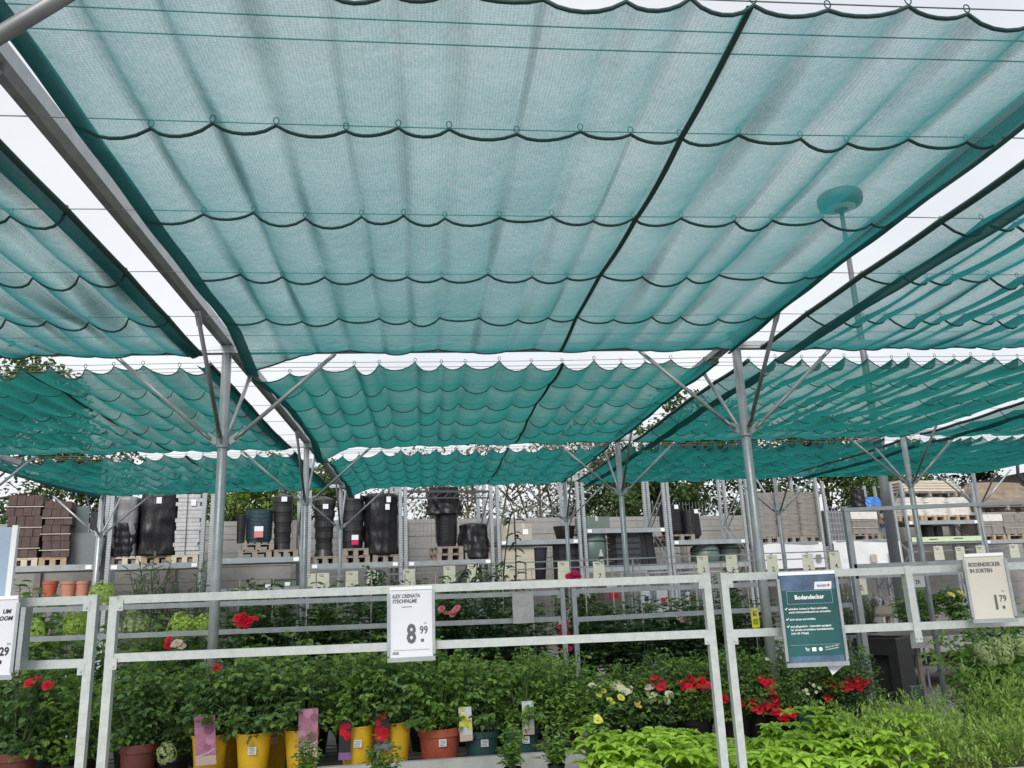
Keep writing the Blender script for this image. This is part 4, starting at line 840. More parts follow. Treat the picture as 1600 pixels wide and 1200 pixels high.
def plant(name, lab, cat, loc, key, s=1., pot=('black_plastic', .11, .18), sh=1., rz=None, group=None, lean=0, sz=None, blooms=(), bs=1., sticker=False, fz=None, stake=None):
    global PLN; PLN += 1; r = random.Random(PLN); t = thing(name, lab, cat, loc, 0, group)
    ph = 0
    if pot:
        m, pr, ph = pot; flowerpot(t, 'pot', pr, ph, m, lip=m != 'yellow_pot'); b = MB(); b.lathe([(pr*.9, ph*.87), (0, ph*.89)], (0,0,0), 16); b.build('soil', 'soil', t)
        if sticker: b = MB(); b.box((pr*.12, -pr*1.0, ph*.72), (.05, .003, .045)); st_ = b.build('price_sticker', 'paper', t); b = MB(); [b.box((pr*.12 + .004*math.sin(q*2), -pr*1.0-.002, ph*.72+.012-.009*q), (.036-.006*(q % 2), .001, .003)) for q in range(4)]; b.build('print', 'ink_grey', st_)
    rz = r.uniform(0, 6.28) if rz is None else rz; f, st = FOL[key]; sc = (s, s, sz or s*sh)
    put('foliage', f, t, (0, 0, ph*.9 if fz is None else fz), (lean, 0, rz), sc); put('stem', st, t, (0, 0, ph*.9 if fz is None else fz), (lean, 0, rz), sc)
    if stake: b = MB(); b.tube([(.02, 0, ph*.8), (.03, 0, stake)], .006, 6); b.build('stake', 'wood_pale', t)
    for (kind, p) in blooms:
        q = Vector(p) - Vector(loc); sz_ = r.uniform(.85, 1.2)*bs
        if kind in MOP: o = put('flower_head', r.choice(MOP[kind]), t, q - Vector((0,0,.06*bs)), (r.uniform(-.3,.3), r.uniform(-.3,.3), r.uniform(0,6)), sz_)
        else: o = put('flower', r.choice(BLOOM[kind]), t, q, (r.uniform(.4, 1.1), r.uniform(-.4, .4), r.uniform(-.5,.5)), sz_*.72)
        if kind in ('red', 'cream') and len(blooms) > 5: put('flower', r.choice(BLOOM[kind]), t, q + Vector((r.uniform(-.045,.045), r.uniform(.0,.05), r.uniform(-.04,.03))), (r.uniform(.4, 1.2), r.uniform(-.5, .5), 0), sz_*r.uniform(.4, .62))
    return t
def P3(u, v, Y): return at(u, v, Y)
def bench(lab, x0, x1, y0, y1, z, board=True, m='bench_grey', legs=4):
    o = ((x0+x1)/2, (y0+y1)/2, 0); t = thing('plant_bench', lab, 'bench', o); b = MB(); n = int((y1-y0)/.14); [b.box(((x0+x1)/2, y0+.07+q*(y1-y0-.14)/(n-1), z-.02), (x1-x0, .11, .035)) for q in range(n)]; b.build('bench_top', 'wood_grey', t, origin=o)
    if board:
        b = MB(); b.box(((x0+x1)/2, y0-.022, z+.035), (x1-x0+.08, .04, .19)); b.build('front_edge', m, t, origin=o); b = MB(); b.box((x1+.024, (y0+y1)/2, z-.015), (.03, y1-y0, .12)); b.build('side_edge', m, t, origin=o)
    for k in range(legs):
        for yy in (y0+.08, y1-.08): b = MB(); b.box((x0+.1+(x1-x0-.2)*k/(legs-1), yy, (z-.04)/2), (.06, .06, z-.04)); b.build('leg', 'galv', t, origin=o)
ZC = .43
bench('front bench under the bright green ground cover plants', .35, 6.6, 4.22, 5.12, .46)
bench('long middle bench with the potted roses', -4.6, 4.05, 5.55, 7.15, ZC)
bench('second bench row with the tall dark climbing roses', -5.4, 4.3, 8.15, 9.75, .43)
bench('third bench row under the cream price tags', -4.8, 5.2, 11.0, 12.6, .62)
# -- middle bench, front row: what stands in each pot, from the left edge rightwards
FRONT = 5.72
def onb(u, Y, z=ZC):                         # bench position that shows at column u
    d = ray(u, 1150); x = d.x/d.y*Y; return (x, Y, z)
yp, tp, bk, te, bp = ('yellow_pot', .112, .345), ('terracotta', .142, .285), ('black_plastic', .12, .20), ('teal_pot', .12, .245), ('brown_pot', .115, .30)
def tagat(t, loc, u, v, Y, pic, **k): Y = loc[1] - {'pink': .135, 'red': .135}.get(pic, .140) - (0 if loc[1] < 5.9 else -.005); q = at(u, v, Y); hangtag(t, q.x-loc[0], Y-loc[1], q.z-loc[2], pic, **k)
L_ = onb(30, 5.75); plant('potted_rose', 'bushy rose in a brown pot at the left picture edge', 'potted plant', L_, 'rose0', 1.05, bp, blooms=[('red', at(48, 1068, 5.6)), ('red', at(54, 1064, 5.58)), ('red', at(74, 1071, 5.6))], bs=1.0)
L_ = onb(112, 5.8); plant('potted_rose', 'leafy rose in a dark pot directly behind the left frame post', 'potted plant', L_, 'fresh0', .95, bk)
L_ = onb(219, 5.78); t = plant('potted_rose', 'leafy bush in a dark red brown pot right of the twin frame posts', 'potted plant', L_, 'rose1', 1.0, bp)
L_ = onb(270, 5.9); plant('potted_hydrangea', 'low plant with one whitish green flower head hanging beside the brown pot', 'potted plant', L_, 'low0', .9, bk, blooms=[('pale_lime', at(263, 1176, 5.6))], bs=.75)
L_ = onb(329, 5.66); t = plant('potted_rose', 'rose in the leftmost yellow pot with a pink label in front', 'potted plant', L_, 'rose2', .95, yp, blooms=[('red', at(338, 1044, 5.6))], bs=.8); tagat(t, L_, 322, 1196, 5.50, 'pink', seed=3, h=.30, w=.125)
L_ = onb(352, 5.98); plant('potted_rose', 'rose in a yellow pot half hidden behind the leftmost yellow pot', 'potted plant', L_, 'fresh1', .9, yp)
L_ = onb(397, 5.64); t = plant('potted_rose', 'rose in a yellow pot with a small white price sticker and no picture label', 'potted plant', L_, 'rose3', 1.02, yp, sticker=True)
L_ = onb(426, 5.98); t = plant('potted_rose', 'rose in a yellow pot set back between two yellow pots, pink label low', 'potted plant', L_, 'rose0', .95, yp); tagat(t, L_, 424, 1164, 5.84, 'pink', seed=4, h=.27, w=.085)
L_ = onb(472, 5.66); t = plant('potted_rose', 'rose in a yellow pot with a tall pink label at its right side', 'potted plant', L_, 'rose1', 1.0, yp); tagat(t, L_, 481, 1184, 5.51, 'pink', seed=5, h=.30, w=.12)
L_ = onb(558, 5.66); t = plant('potted_rose', 'rose in a yellow pot with a red flower label at its left side', 'potted plant', L_, 'fresh2', .95, yp, sticker=True); tagat(t, L_, 538, 1188, 5.55, 'red', seed=6, h=.25, w=.075)
L_ = onb(616, 5.72); t = plant('potted_rose', 'rose in the rightmost yellow pot, red flower label in front', 'potted plant', L_, 'rose2', .98, yp); tagat(t, L_, 598, 1174, 5.60, 'red', seed=7, h=.24, w=.10)
L_ = onb(687, 5.78); t = plant('potted_rose', 'rose in a large terracotta red pot under the price board', 'potted plant', L_, 'fresh0', 1.05, tp, sticker=True)
L_ = onb(752, 5.82); t = plant('potted_rose', 'rose in a teal pot with a yellow and white blossom label', 'potted plant', L_, 'rose3', .95, te, sticker=True); tagat(t, L_, 729, 1158, 5.66, 'yellow', seed=8, h=.22, w=.085)
L_ = onb(815, 5.84); t = plant('potted_shrub', 'fresh green shrub in a teal pot with a pale grey label', 'potted plant', L_, 'fern1', 1.35, te, sticker=True); tagat(t, L_, 826, 1148, 5.66, 'pale_lime', seed=9, h=.22, w=.08)
L_ = onb(880, 5.9); plant('potted_shrub', 'feathery green shrub in a black pot at the middle of the bench', 'potted plant', L_, 'fern1', 1.35, bk)
L_ = onb(945, 5.95); plant('potted_rose', 'low rose with cream and yellow blooms in a black pot', 'potted plant', L_, 'low1', 1.25, bk, blooms=[('cream', at(924, 1071, 5.85)), ('cream', at(934, 1073, 5.85)), ('yellow', at(936, 1086, 5.8)), ('yellow', at(923, 1094, 5.8)), ('yellow', at(943, 1080, 5.85)), ('yellow', at(957, 1099, 5.8)), ('yellow', at(952, 1093, 5.8))], bs=.7)
L_ = onb(985, 6.05); plant('potted_rose', 'rose with big cream white blooms left of the red clusters', 'potted plant', L_, 'fern1', 1.1, bk, blooms=[('cream', at(965, 1069, 5.9)), ('cream', at(970, 1075, 5.88)), ('cream', at(977, 1081, 5.86)), ('cream', at(982, 1078, 5.9)), ('yellow', at(970, 1090, 5.8)), ('cream', at(960, 1077, 5.9))], bs=.85)
L_ = onb(1015, 5.98); plant('potted_rose', 'low shrub with pale yellow sprays and yellowing lower leaves', 'potted plant', L_, 'low0', 1.3, bk, blooms=[('yellow', at(997, 1103, 5.8)), ('yellow', at(996, 1098, 5.8)), ('cream', at(1020, 1092, 5.85)), ('cream', at(1022, 1086, 5.85)), ('blush', at(1012, 1075, 5.9)), ('blush', at(1018, 1073, 5.9))], bs=.7)
L_ = onb(1042, 6.1); plant('potted_rose', 'rose with two bright red blooms between cream and crimson clusters', 'potted plant', L_, 'fern0', 1.1, bk, blooms=[('red', at(1022, 1060, 5.9)), ('red', at(1028, 1063, 5.9)), ('red', at(1030, 1075, 5.88)), ('red', at(1034, 1073, 5.88)), ('cream', at(1045, 1085, 5.85)), ('cream', at(1040, 1095, 5.85))], bs=.85)
L_ = onb(1090, 6.0); plant('potted_rose', 'rose crowded with crimson clusters left of the twin right posts', 'potted plant', L_, 'fern1', 1.2, bk, blooms=[('red', at(1078, 1059, 5.85)), ('red', at(1083, 1064, 5.85)), ('red', at(1066, 1067, 5.85)), ('red', at(1076, 1073, 5.82)), ('red', at(1082, 1079, 5.8)), ('red', at(1097, 1062, 5.85)), ('red', at(1101, 1068, 5.85)), ('magenta', at(1107, 1071, 5.85)), ('red', at(1091, 1072, 5.85)), ('magenta', at(1099, 1076, 5.85))], bs=.8)
L_ = onb(1150, 6.0); plant('potted_rose', 'rose with red blooms directly behind the twin right posts', 'potted plant', L_, 'fern0', 1.15, bk, blooms=[('red', at(1132, 1090, 5.8)), ('red', at(1131, 1095, 5.8)), ('red', at(1152, 1093, 5.8)), ('red', at(1158, 1100, 5.8)), ('red', at(1154, 1100, 5.8))], bs=.95)
L_ = onb(1192, 6.0); plant('potted_rose', 'rose with the largest red clusters, left of the white flowering shrub', 'potted plant', L_, 'fern1', 1.2, bk, blooms=[('red', at(u, v, 5.8)) for u, v in ((1188, 1062), (1194, 1066), (1204, 1074), (1206, 1070), (1202, 1079), (1176, 1098), (1181, 1103), (1186, 1109), (1178, 1104), (1199, 1103), (1203, 1106), (1196, 1100), (1211, 1092), (1212, 1099), (1215, 1108))], bs=.95)
L_ = onb(1222, 5.92); plant('potted_rose', 'small rose with red blooms hanging low over the pot rim', 'potted plant', L_, 'low1', 1.0, bk, blooms=[('red', at(u, v, 5.72)) for u, v in ((1216, 1113), (1221, 1120), (1226, 1123), (1224, 1116), (1234, 1112), (1236, 1118), (1217, 1121))], bs=.95)
L_ = onb(1250, 6.1); plant('potted_shrub', 'silvery green shrub with small white blossoms below the green poster', 'potted plant', L_, 'fern0', 1.1, te, blooms=[('cream', at(u, v, 5.95)) for u, v in ((1232, 1077), (1238, 1074), (1244, 1081), (1250, 1083), (1256, 1080), (1262, 1084), (1271, 1071), (1280, 1075), (1224, 1092), (1234, 1089), (1247, 1088), (1260, 1078), (1198, 1030), (1204, 1032), (1160, 1060))], bs=.45)
L_ = onb(1292, 6.2); plant('potted_rose', 'rose with faded red blooms between white blossoms and the end cluster', 'potted plant', L_, 'fern1', 1.05, bk, blooms=[('red', at(u, v, 6.05)) for u, v in ((1287, 1066), (1293, 1068), (1300, 1066), (1296, 1075), (1292, 1089), (1298, 1090), (1294, 1094))], bs=.75)
L_ = onb(1328, 6.1); plant('potted_rose', 'rose at the bench end crowned by a dense scarlet cluster', 'potted plant', L_, 'fern0', 1.15, bk, blooms=[('red', at(u, v, 5.95)) for u, v in ((1314, 1072), (1320, 1069), (1327, 1067), (1333, 1066), (1330, 1074), (1322, 1076), (1337, 1062), (1343, 1063), (1350, 1066), (1341, 1067), (1336, 1071), (1353, 1063))], bs=.85)
L_ = onb(1380, 6.35, .2); plant('potted_grass', 'thin grassy plant in front of the black planter', 'potted plant', (L_[0], 6.5, .25), 'grassy', .8, ('black_plastic', .1, .15))
# -- middle bench, back row: taller, filling in behind the front pots
BACK = [(-20, 6.5, 'fresh1', 0.84), (64, 6.6, 'fresh2', 1.07), (140, 6.7, 'rose2', 0.85), (205, 6.5, 'fresh2', 0.96), (262, 6.7, 'fern1', 1.14), (318, 6.6, 'rose0', 0.94), (372, 6.8, 'fern1', 0.92), (430, 6.6, 'rose1', 1.24), (490, 6.7, 'fern1', 0.97), (548, 6.5, 'rose3', 1.15), (604, 6.8, 'fern1', 1.23), (662, 6.6, 'fresh1', 0.95), (724, 6.7, 'fern1', 1.17), (788, 6.6, 'fern1', 0.96), (845, 6.8, 'fern1', 1.10)]
for k, (u, Y, key, s) in enumerate(BACK):
    bl = []
    if u == 372: bl = [('red', at(a, b_, 6.6)) for a, b_ in ((372, 966), (379, 963), (386, 967), (376, 973), (384, 974), (391, 970))]
    if u == 262: bl = [('red', at(264, 1000, 6.5)), ('red', at(262, 1010, 6.5)), ('blush', at(276, 1006, 6.5)), ('blush', at(284, 1010, 6.5))]
    lab = 'dense green rose bush in the back row of the rose bench'; grp = 'green rose bushes in the back row of the rose bench'
    if u == 372: lab = 'rose bush with one big red cluster rising in front of the lower rail'; grp = None
    if u == 262: lab = 'rose bush with small red and faded blooms left of the big post'; grp = None
    plant('rose_bush', lab, 'rose bush', onb(u, Y), key, s, bk, group=grp, blooms=bl, sh=1.35 if u == 372 else 1.1, bs=1.05)
# -- tall dark climbers behind, on the second bench
CL = [(-60, 8.5), (20, 8.9), (95, 8.6), (170, 9.0), (235, 8.6), (300, 8.9), (360, 8.6), (415, 9.0), (470, 8.6), (520, 8.9), (575, 8.6), (630, 9.1), (680, 8.7), (735, 8.6), (790, 9.0), (838, 8.6), (925, 8.6), (970, 8.9), (1015, 8.6), (1062, 9.0), (1105, 8.6), (1150, 8.9), (1190, 8.5)]
for k, (u, Y) in enumerate(CL):
    bl = []; lab = 'tall dark leafy climbing rose tied to a stake on the second bench'; grp = 'tall dark climbing roses on the second bench'; nm = 'climbing_rose'
    if u == 680: bl = [('pink', at(690, 952, 8.3)), ('pink', at(695, 958, 8.3)), ('pink', at(710, 955, 8.3)), ('pink', at(714, 951, 8.3)), ('pink', at(706, 960, 8.3))]; lab = 'climbing rose with two dusky pink blooms right of the price board'; grp = None
    if u == 1062: bl = [('blush', at(a, b_, 8.6)) for a, b_ in ((1060, 965), (1066, 963), (1072, 968), (1077, 971), (1064, 970))]; lab = 'climbing rose with a pale blush cluster under the second rail'; grp = None
    if u == 838: bl = [('magenta', at(a, b_, 8.2)) for a, b_ in ((875, 978), (884, 975), (882, 985), (878, 991), (886, 990), (884, 1010), (882, 1016), (888, 1014))]; lab = 'climbing rose with magenta blooms hanging by the twin uprights'; grp = None
    hs_ = .62 if u < 350 else (.80 if u < 820 else .60)
    if u in (95, 170, 235, 300, 20):
        hb = {20: [(50, 990)], 95: [(118, 972), (122, 980)], 170: [(155, 930)], 235: [(203, 978), (208, 984)], 300: [(283, 972), (288, 980), (278, 984), (316, 978), (322, 980)]}[u]
        plant('hydrangea', {20: 'hydrangea with one pale lime head at the far left of the second bench', 95: 'hydrangea with lime heads seen through the left frame', 170: 'hydrangea whose lime head pokes up between the twin left posts', 235: 'hydrangea with a muted lime head just right of the twin left posts', 300: 'hydrangea with bright lime heads left of the big galvanised post'}[u], 'hydrangea', onb(u, Y, .43), 'hydra%d' % (k % 2), 1.05, bk, blooms=[('lime' if u != 235 else 'pale_lime', at(a, b_, Y-.42)) for a, b_ in hb], bs=1.3 if len(hb) < 3 else 1.1, sh=1.0)
    else: plant(nm, lab, 'climbing rose', onb(u, Y, .43), ('climb%d' % (k % 3)) if u > 400 else 'climbg%d' % (k % 2), 1.15, bk, sz=hs_*1.15, group=grp, blooms=bl, stake=1.35)
# -- third bench: looser growth seen through the frames, shoots rising into the tags
for k, (u, Y, key, s, lab) in enumerate(((40, 11.5, 'hydra1', 1.5, 'broad leaved plant on the third bench in front of the terracotta tubs'), (225, 11.4, 'silver0', 1.75, 'silvery willow leaved shrub on the third bench, left one'), (290, 11.6, 'silver1', 1.6, 'silvery willow leaved shrub on the third bench, right one'), (400, 11.4, 'climb1', .9, 'dark shrub on the third bench below the grey green box'), (515, 11.3, 'rose3', 1.4, 'rose bush on the third bench below the 3. tag'), (600, 11.5, 'climb2', .95, 'dark shrub on the third bench left of the white price board'), (710, 11.4, 'rose1', 1.5, 'rose bush on the third bench below the 2. tag under the foil dome'), (775, 11.6, 'climb0', .9, 'dark shrub on the third bench under the cartons'), (930, 11.4, 'climb1', .72, 'dark shrub on the third bench under the 7. tag'), (1100, 11.4, 'climb2', .55, 'dark shrub on the third bench in front of the long barred trolley'), (1160, 11.5, 'climb0', .75, 'thin dark shrub on the third bench beside the thick post'))):  # the first is a broad leaved plant using hydrangea foliage
    plant('potted_shrub', lab, 'potted plant', onb(u, Y, .62), key, s, bk, sh=1.0)
plant('climbing_rose', 'climbing rose with one magenta bloom standing above the top rail', 'climbing rose', onb(898, 8.9, .43), 'climb0', .6, bk, sz=.85, blooms=[('magenta', at(a, b_, 8.8)) for a, b_ in ((893, 899), (899, 896), (904, 900), (897, 903), (888, 901))], bs=1.25, stake=1.3)
# tall bare twigs with a few leaves
def twig(lab, pts, Y, leaves, seed):
    r = random.Random(seed); q = [at(u, v, Y) for u, v in pts]; base = Vector((q[0].x, Y, .62)); t = thing('young_tree', lab, 'young tree', base)
    b = MB(); b.lathe([(.08, 0), (.11, .17), (.115, .18), (0, .16)], base, 16); b.build('pot', 'black_plastic', t, origin=base)
    b = MB(); b.tube([base + Vector((0,0,.15))] + q, [.011]*2 + [.008]*(len(q)-1), 6); b.build('stem', 'bark', t, origin=base)
    b = MB()
    for k in range(leaves):
        i = r.randrange(len(q)-1); p = q[i].lerp(q[i+1], r.random()); d = rv(r, -.5, .4); leaf(b, p, d, Vector((0,-.3,1)), r.uniform(.09, .17), .055, .2, .4)
    b.build('foliage', 'leaf_dark', t, origin=base)
twig('tall young tree with big drooping leaves in front of the beige cartons', [(806, 905), (806, 850), (803, 800)], 10.6, 16, 5)
twig('thin crooked twig tree just left of the beige cartons', [(786, 905), (790, 860), (796, 815), (800, 800)], 10.4, 12, 6)
twig('leafy shoot crossing the blank cream tag above the price board', [(583, 920), (587, 905), (589, 890)], 10.8, 14, 7)
twig('leafy shoots crossing the 2. and 1. tags under the foil dome', [(715, 915), (722, 900), (730, 884)], 10.8, 18, 8)
twig('second leafy shoot beside the 1. tag', [(741, 914), (744, 898), (746, 880)], 10.9, 14, 9)
# -- bright ground cover on the front bench (counts as one mass)
def cover(name, m, x0, x1, y0, y1, zb, h, n, L, wd, seed, mode):
    r = random.Random(seed); b = MB()
    for k in range(n):
        x, y = r.uniform(x0, x1), r.uniform(y0, y1); hh = h*r.uniform(.45, 1.2)*(.86+.2*math.sin(x*4.3+y*2)+.10*math.sin(x*9.1-y*5)); p = Vector((x, y, zb+hh))
        if mode == 'rosette':
            n_ = r.randint(5, 7); a0 = r.uniform(0, 6.3)
            for q in range(n_):
                a = a0 + 2*PI*q/n_; d = Vector((math.cos(a), math.sin(a), r.uniform(-.15, .45))); leaf(b, p, d, Vector((0,0,1)), L*r.uniform(.5, 1.25), wd*r.uniform(.6, 1.2), .18, .35)
            if k % 3 == 0:
                for q in range(4): leaf(b, p - Vector((0,0,hh*r.uniform(.2,.6))), rv(r, -.2, .4), Vector((0,0,1)), L, wd)
        else:
            d0 = (rv(r, .35, 1)+Vector((0,0,.3))).normalized(); ln = r.uniform(.08, .18)
            for q in range(11):
                pp = p - d0*ln*(1 - q/10); leaf(b, pp, (d0*.8 + rv(r)*.75).normalized(), Vector((0,0,1)), L*r.uniform(.7, 1.2), wd, .1, .1)
    tag(b.build(name, m), kind='stuff')
cover('ground_cover', 'leaf_lime', .88, 2.72, 4.26, 5.10, .48, .25, 520, .078, .056, 1, 'rosette')
cover('ground_cover', 'leaf_feather', 2.35, 6.3, 4.26, 5.12, .48, .31, 3000, .030, .010, 2, 'feather')
cover('ground_cover', 'leaf_feather', 2.9, 6.3, 4.5, 5.4, .48, .40, 1800, .034, .011, 3, 'feather')
for k, (u, v, lab) in enumerate(((480, 1192, 'pale sprig of a front bench plant under the yellow pots, left one'), (598, 1190, 'grey green sprig in front of the terracotta red pot'), (800, 1170, 'light green young plant on the front bench below the teal pots'), (868, 1165, 'bluish green leafy plant beside the yellow bud'))):
    p = at(u, v+6, 5.05); plant('seedling', lab, 'potted plant', (p.x, 5.05, max(.2, p.z-.16)), 'hydra%d' % (k % 2), .34, ('black_plastic', .05, .08))
p = at(934, 1185, 4.9); plant('potted_rose', 'young plant with a single closed yellow bud above the ground cover', 'potted plant', (p.x, 4.9, .46), 'hydra0', .38, ('black_plastic', .06, .1), blooms=[('yellow', at(934, 1126, 4.9)), ('yellow', at(934, 1122, 4.9))], bs=.8)
# right hand shrubs
p = onb(1575, 5.9, .25); plant('hydrangea', 'large pale green hydrangea bush at the right picture edge', 'hydrangea', (p[0], 5.9, .3), 'pale', 1.0, ('black_plastic', .16, .2), blooms=[('pale_lime', at(a, b_, 5.6)) for a, b_ in ((1540, 1018), (1556, 1008), (1575, 1003), (1592, 1012), (1548, 1030), (1568, 1024))], bs=.6)
p = onb(1525, 5.6, .25); plant('potted_shrub', 'broad leaved green shrub left of the pale hydrangea', 'potted plant', (p[0], 5.5, .3), 'hydra1', .72, ('black_plastic', .13, .18))
p = onb(1590, 6.6, .25); plant('potted_shrub', 'dark green shrub behind the pale hydrangea', 'potted plant', (p[0], 6.7, .3), 'climb1', 1.0, ('black_plastic', .14, .2), sz=.65)
for k, (u, Y, lab) in enumerate(((1352, 11.2, 'greyish lavender like shrub on the corner table, left'), (1385, 11.3, 'low grey green shrub on the corner table, second'), (1455, 11.2, 'yellow flowering shrub on the corner table'), (1480, 11.5, 'fresh green shrub behind the tilted price board'), (1530, 11.3, 'dark green shrub under the tilted price board'), (1590, 11.4, 'green shrub on the table at the right picture edge'))):
    bl = [('yellow', at(a, b_, 10.9)) for a, b_ in ((1484, 928), (1488, 930), (1500, 926), (1504, 929))] if k == 2 else ()
    plant('potted_shrub', lab, 'potted plant', onb(u, Y, .74), ('silver0', 'silver1', 'rose1', 'fresh1', 'rose2', 'fresh2')[k], (.75, .65, .95, .95, .95, 1.0)[k], ('black_plastic', .10, .14), blooms=bl, bs=1.1)
# ------------------------------------------------------------ boundary fence, trees, lamp, odds and ends
FO = 2.3
a, c = at_rack(-160, 815, FO), at_rack(1900, 790, FO); zt = at_rack(900, 808, FO).z; ln = (c-a).dot(RD); o = Vector((a.x, a.y, 0)); t = thing('slat_fence', 'long grey fence of horizontal slats behind the pallet racks', 'fence', o, RA); n = int(ln/2.4)
for k in range(n+1): b = MB(); b.box((k*ln/n, -.03, zt/2), (.12, .14, zt)); b.build('post', 'grey_block', t)
for k in range(n):
    b = MB(); h = zt/11
    for q in range(11): b.box(((k+.5)*ln/n, .02 + .006*(q % 2), h*(q+.5)), (ln/n-.13, .05, h+.004 if q < 10 else h-.01)); b.box(((k+.5)*ln/n, -.008, h*(q+.5)+h*.28), (ln/n-.13, .012, h*.3))
    b.build('slat_panel', 'fence_slat', t)
def tree(lab, u, Y, top, rad, m, seed, n=3400, L=.16, trunk=.16, bare=False, group=None, zc=.35, stems=1, cover_=1., x=None):
    L *= .72; n = int(n*1.6); r = random.Random(seed); d = ray(u, 850); x = d.x/d.y*Y if x is None else x; o = Vector((x, Y, 0)); H = at(u, top, Y).z; t = thing('tree', lab, 'tree', o, 0, group)
    tb, cb = MB(), MB(); cl = []
    for s in range(stems):
        ox = (s-(stems-1)/2)*rad*.75; sway = r.uniform(-.3, .3)
        pts = [Vector((ox + sway*q*q*.15 + r.uniform(-.08,.08), r.uniform(-.1,.1), H*.9*q/6)) for q in range(7)]; tb.tube(pts, [trunk*(1-.14*q) for q in range(7)], 8)
        for k in range(26 if not bare else 20):
            z = H*(zc + (1-zc)*r.random()**.8*.95); i = min(5, int(z/(H*.9)*6)); b0 = pts[i].lerp(pts[i+1], .5); b0 = Vector((b0.x, b0.y, min(z-.2, H*.86)*.86))
            f = (z/H - zc)/(1-zc); rr = rad*(1-.75*f**1.6)*math.sqrt(r.uniform(.15, 1)) * (.55 if stems > 1 else 1); a = r.uniform(0, 2*PI); e = Vector((ox + rr*math.cos(a), rr*math.sin(a), z))
            mid = b0.lerp(e, .5) + Vector((0,0,-.12*rr)); tb.tube([b0, mid, e], [trunk*.32, trunk*.2, trunk*.07], 5, False); cl.append((e, r.uniform(.45, .85)*rad*.42))
            for q in range(3): g_ = e + rv(r, -.2, 1)*rad*.28; tb.tube([mid.lerp(e, .6), g_], [trunk*.1, trunk*.03], 4, False); cl.append((g_, rad*.2*r.uniform(.6, 1.2)))
    per = max(6, int(n/len(cl)))
    for (e, rr) in cl:
        k_ = int(per*1.5*(rr/(rad*.3))**1.2*r.uniform(.6, 1.3))
        for q in range(k_):
            d_ = rv(r); p = e + Vector((d_.x, d_.y, d_.z*.75))*rr*(r.random()**.45); leaf(cb, p, (rv(r, -.9, .5) + d_*.5), (Vector((0,0,1)) + rv(r)*.8).normalized(), 1.25*L*r.uniform(.6, 1.3), L*.8*r.uniform(.7, 1.2))
    tb.build('trunk', 'bark', t, True); cb.build('crown', m, t)
tree('tall dense tree at the far left behind the paver stacks', 0, 25, 560, 3.3, 'leaf_tree', 1, 6500, .19, zc=.15)
tree('bushy tree between the far left tree and the wrapped pallets', 130, 24, 720, 2.4, 'leaf_tree', 2, 3600, .17, zc=.15)
tree('bright yellow green bushy tree above the blue grey tub stack', 395, 23.5, 735, 2.3, 'leaf_tree_bright', 3, 4200, .15, zc=.2)
tree('dark bushy tree behind the black pot stacks left of centre', 490, 26, 740, 2.2, 'leaf_tree', 4, 3000, .17, zc=.2)
tree('sparse olive tree with thin stems right of the foil topped pots', 760, 26, 690, 2.6, 'leaf_tree_olive', 5, 1500, .14, .09, True, zc=.3, stems=3)
tree('sparse olive tree above the empty fence stretch left of the foil topped pots', 655, 27, 730, 2.2, 'leaf_tree_olive', 6, 1800, .14, .08, True, zc=.25, stems=3)
tree('thin nearly bare tree with dark branching stems above the cartons', 850, 25, 680, 2.3, 'leaf_tree_olive', 7, 650, .13, .10, True, zc=.3, stems=3)
tree('half bare tree with open crown beside the dense dark tree', 925, 27, 672, 2.4, 'leaf_tree', 8, 1700, .15, .11, True, zc=.3, stems=2)
tree('dense dark green tree above the rain barrel', 1000, 25.5, 690, 2.6, 'leaf_tree', 9, 6000, .18, zc=.2)
tree('dense dark green tree above the two ribbed black pot stacks', 1090, 26.5, 604, 2.8, 'leaf_tree', 10, 6500, .18, zc=.15)
tree('lighter open tree behind the thick post and the first sack pile', 1185, 28, 660, 2.4, 'leaf_tree', 11, 2600, .17, zc=.2)
tree('dense green tree left of the tapering lamp pole', 1305, 26.5, 660, 2.8, 'leaf_tree', 12, 6800, .18, zc=.15)
tree('bushy tree right of the lamp pole behind the board packs', 1420, 28, 680, 2.6, 'leaf_tree', 13, 3800, .18, zc=.15)
tree('small tree beside the building eaves at the right', 1540, 30, 728, 2.0, 'leaf_tree', 14, 1600, .18, zc=.2)
tree('dark bush behind the wrapped pallets left of the tall post', 300, 25, 760, 2.0, 'leaf_tree', 15, 2600, .17, zc=.1)
# round lamp on a tapering pole
LY = 15.0; q = at(1312, 312, LY); bx = q.x; o = (bx, LY, 0); t = thing('street_lamp', 'round disc lamp on a tall tapering grey pole behind the right hand nets', 'street lamp', o)
b = MB(); b.tube([(bx, LY, 0), (bx, LY, .4), (bx, LY, q.z*.5), (bx, LY, q.z-.1)], [.12, .12, .075, .045], 14); b.build('pole', 'lamp_grey', t, True, o)
b = MB(); b.lathe([(.07, -.26), (.30, -.20), (.44, -.14), (.47, -.06), (.47, .06), (.42, .12), (.2, .17), (0, .18)], (bx, LY, q.z), 32); b.build('lamp_head', 'lamp_grey', t, True, o)
b = MB(); b.lathe([(.0, -.268), (.28, -.215), (.30, -.205)], (bx, LY, q.z), 28); b.build('diffuser', 'white_plastic', t, True, o)
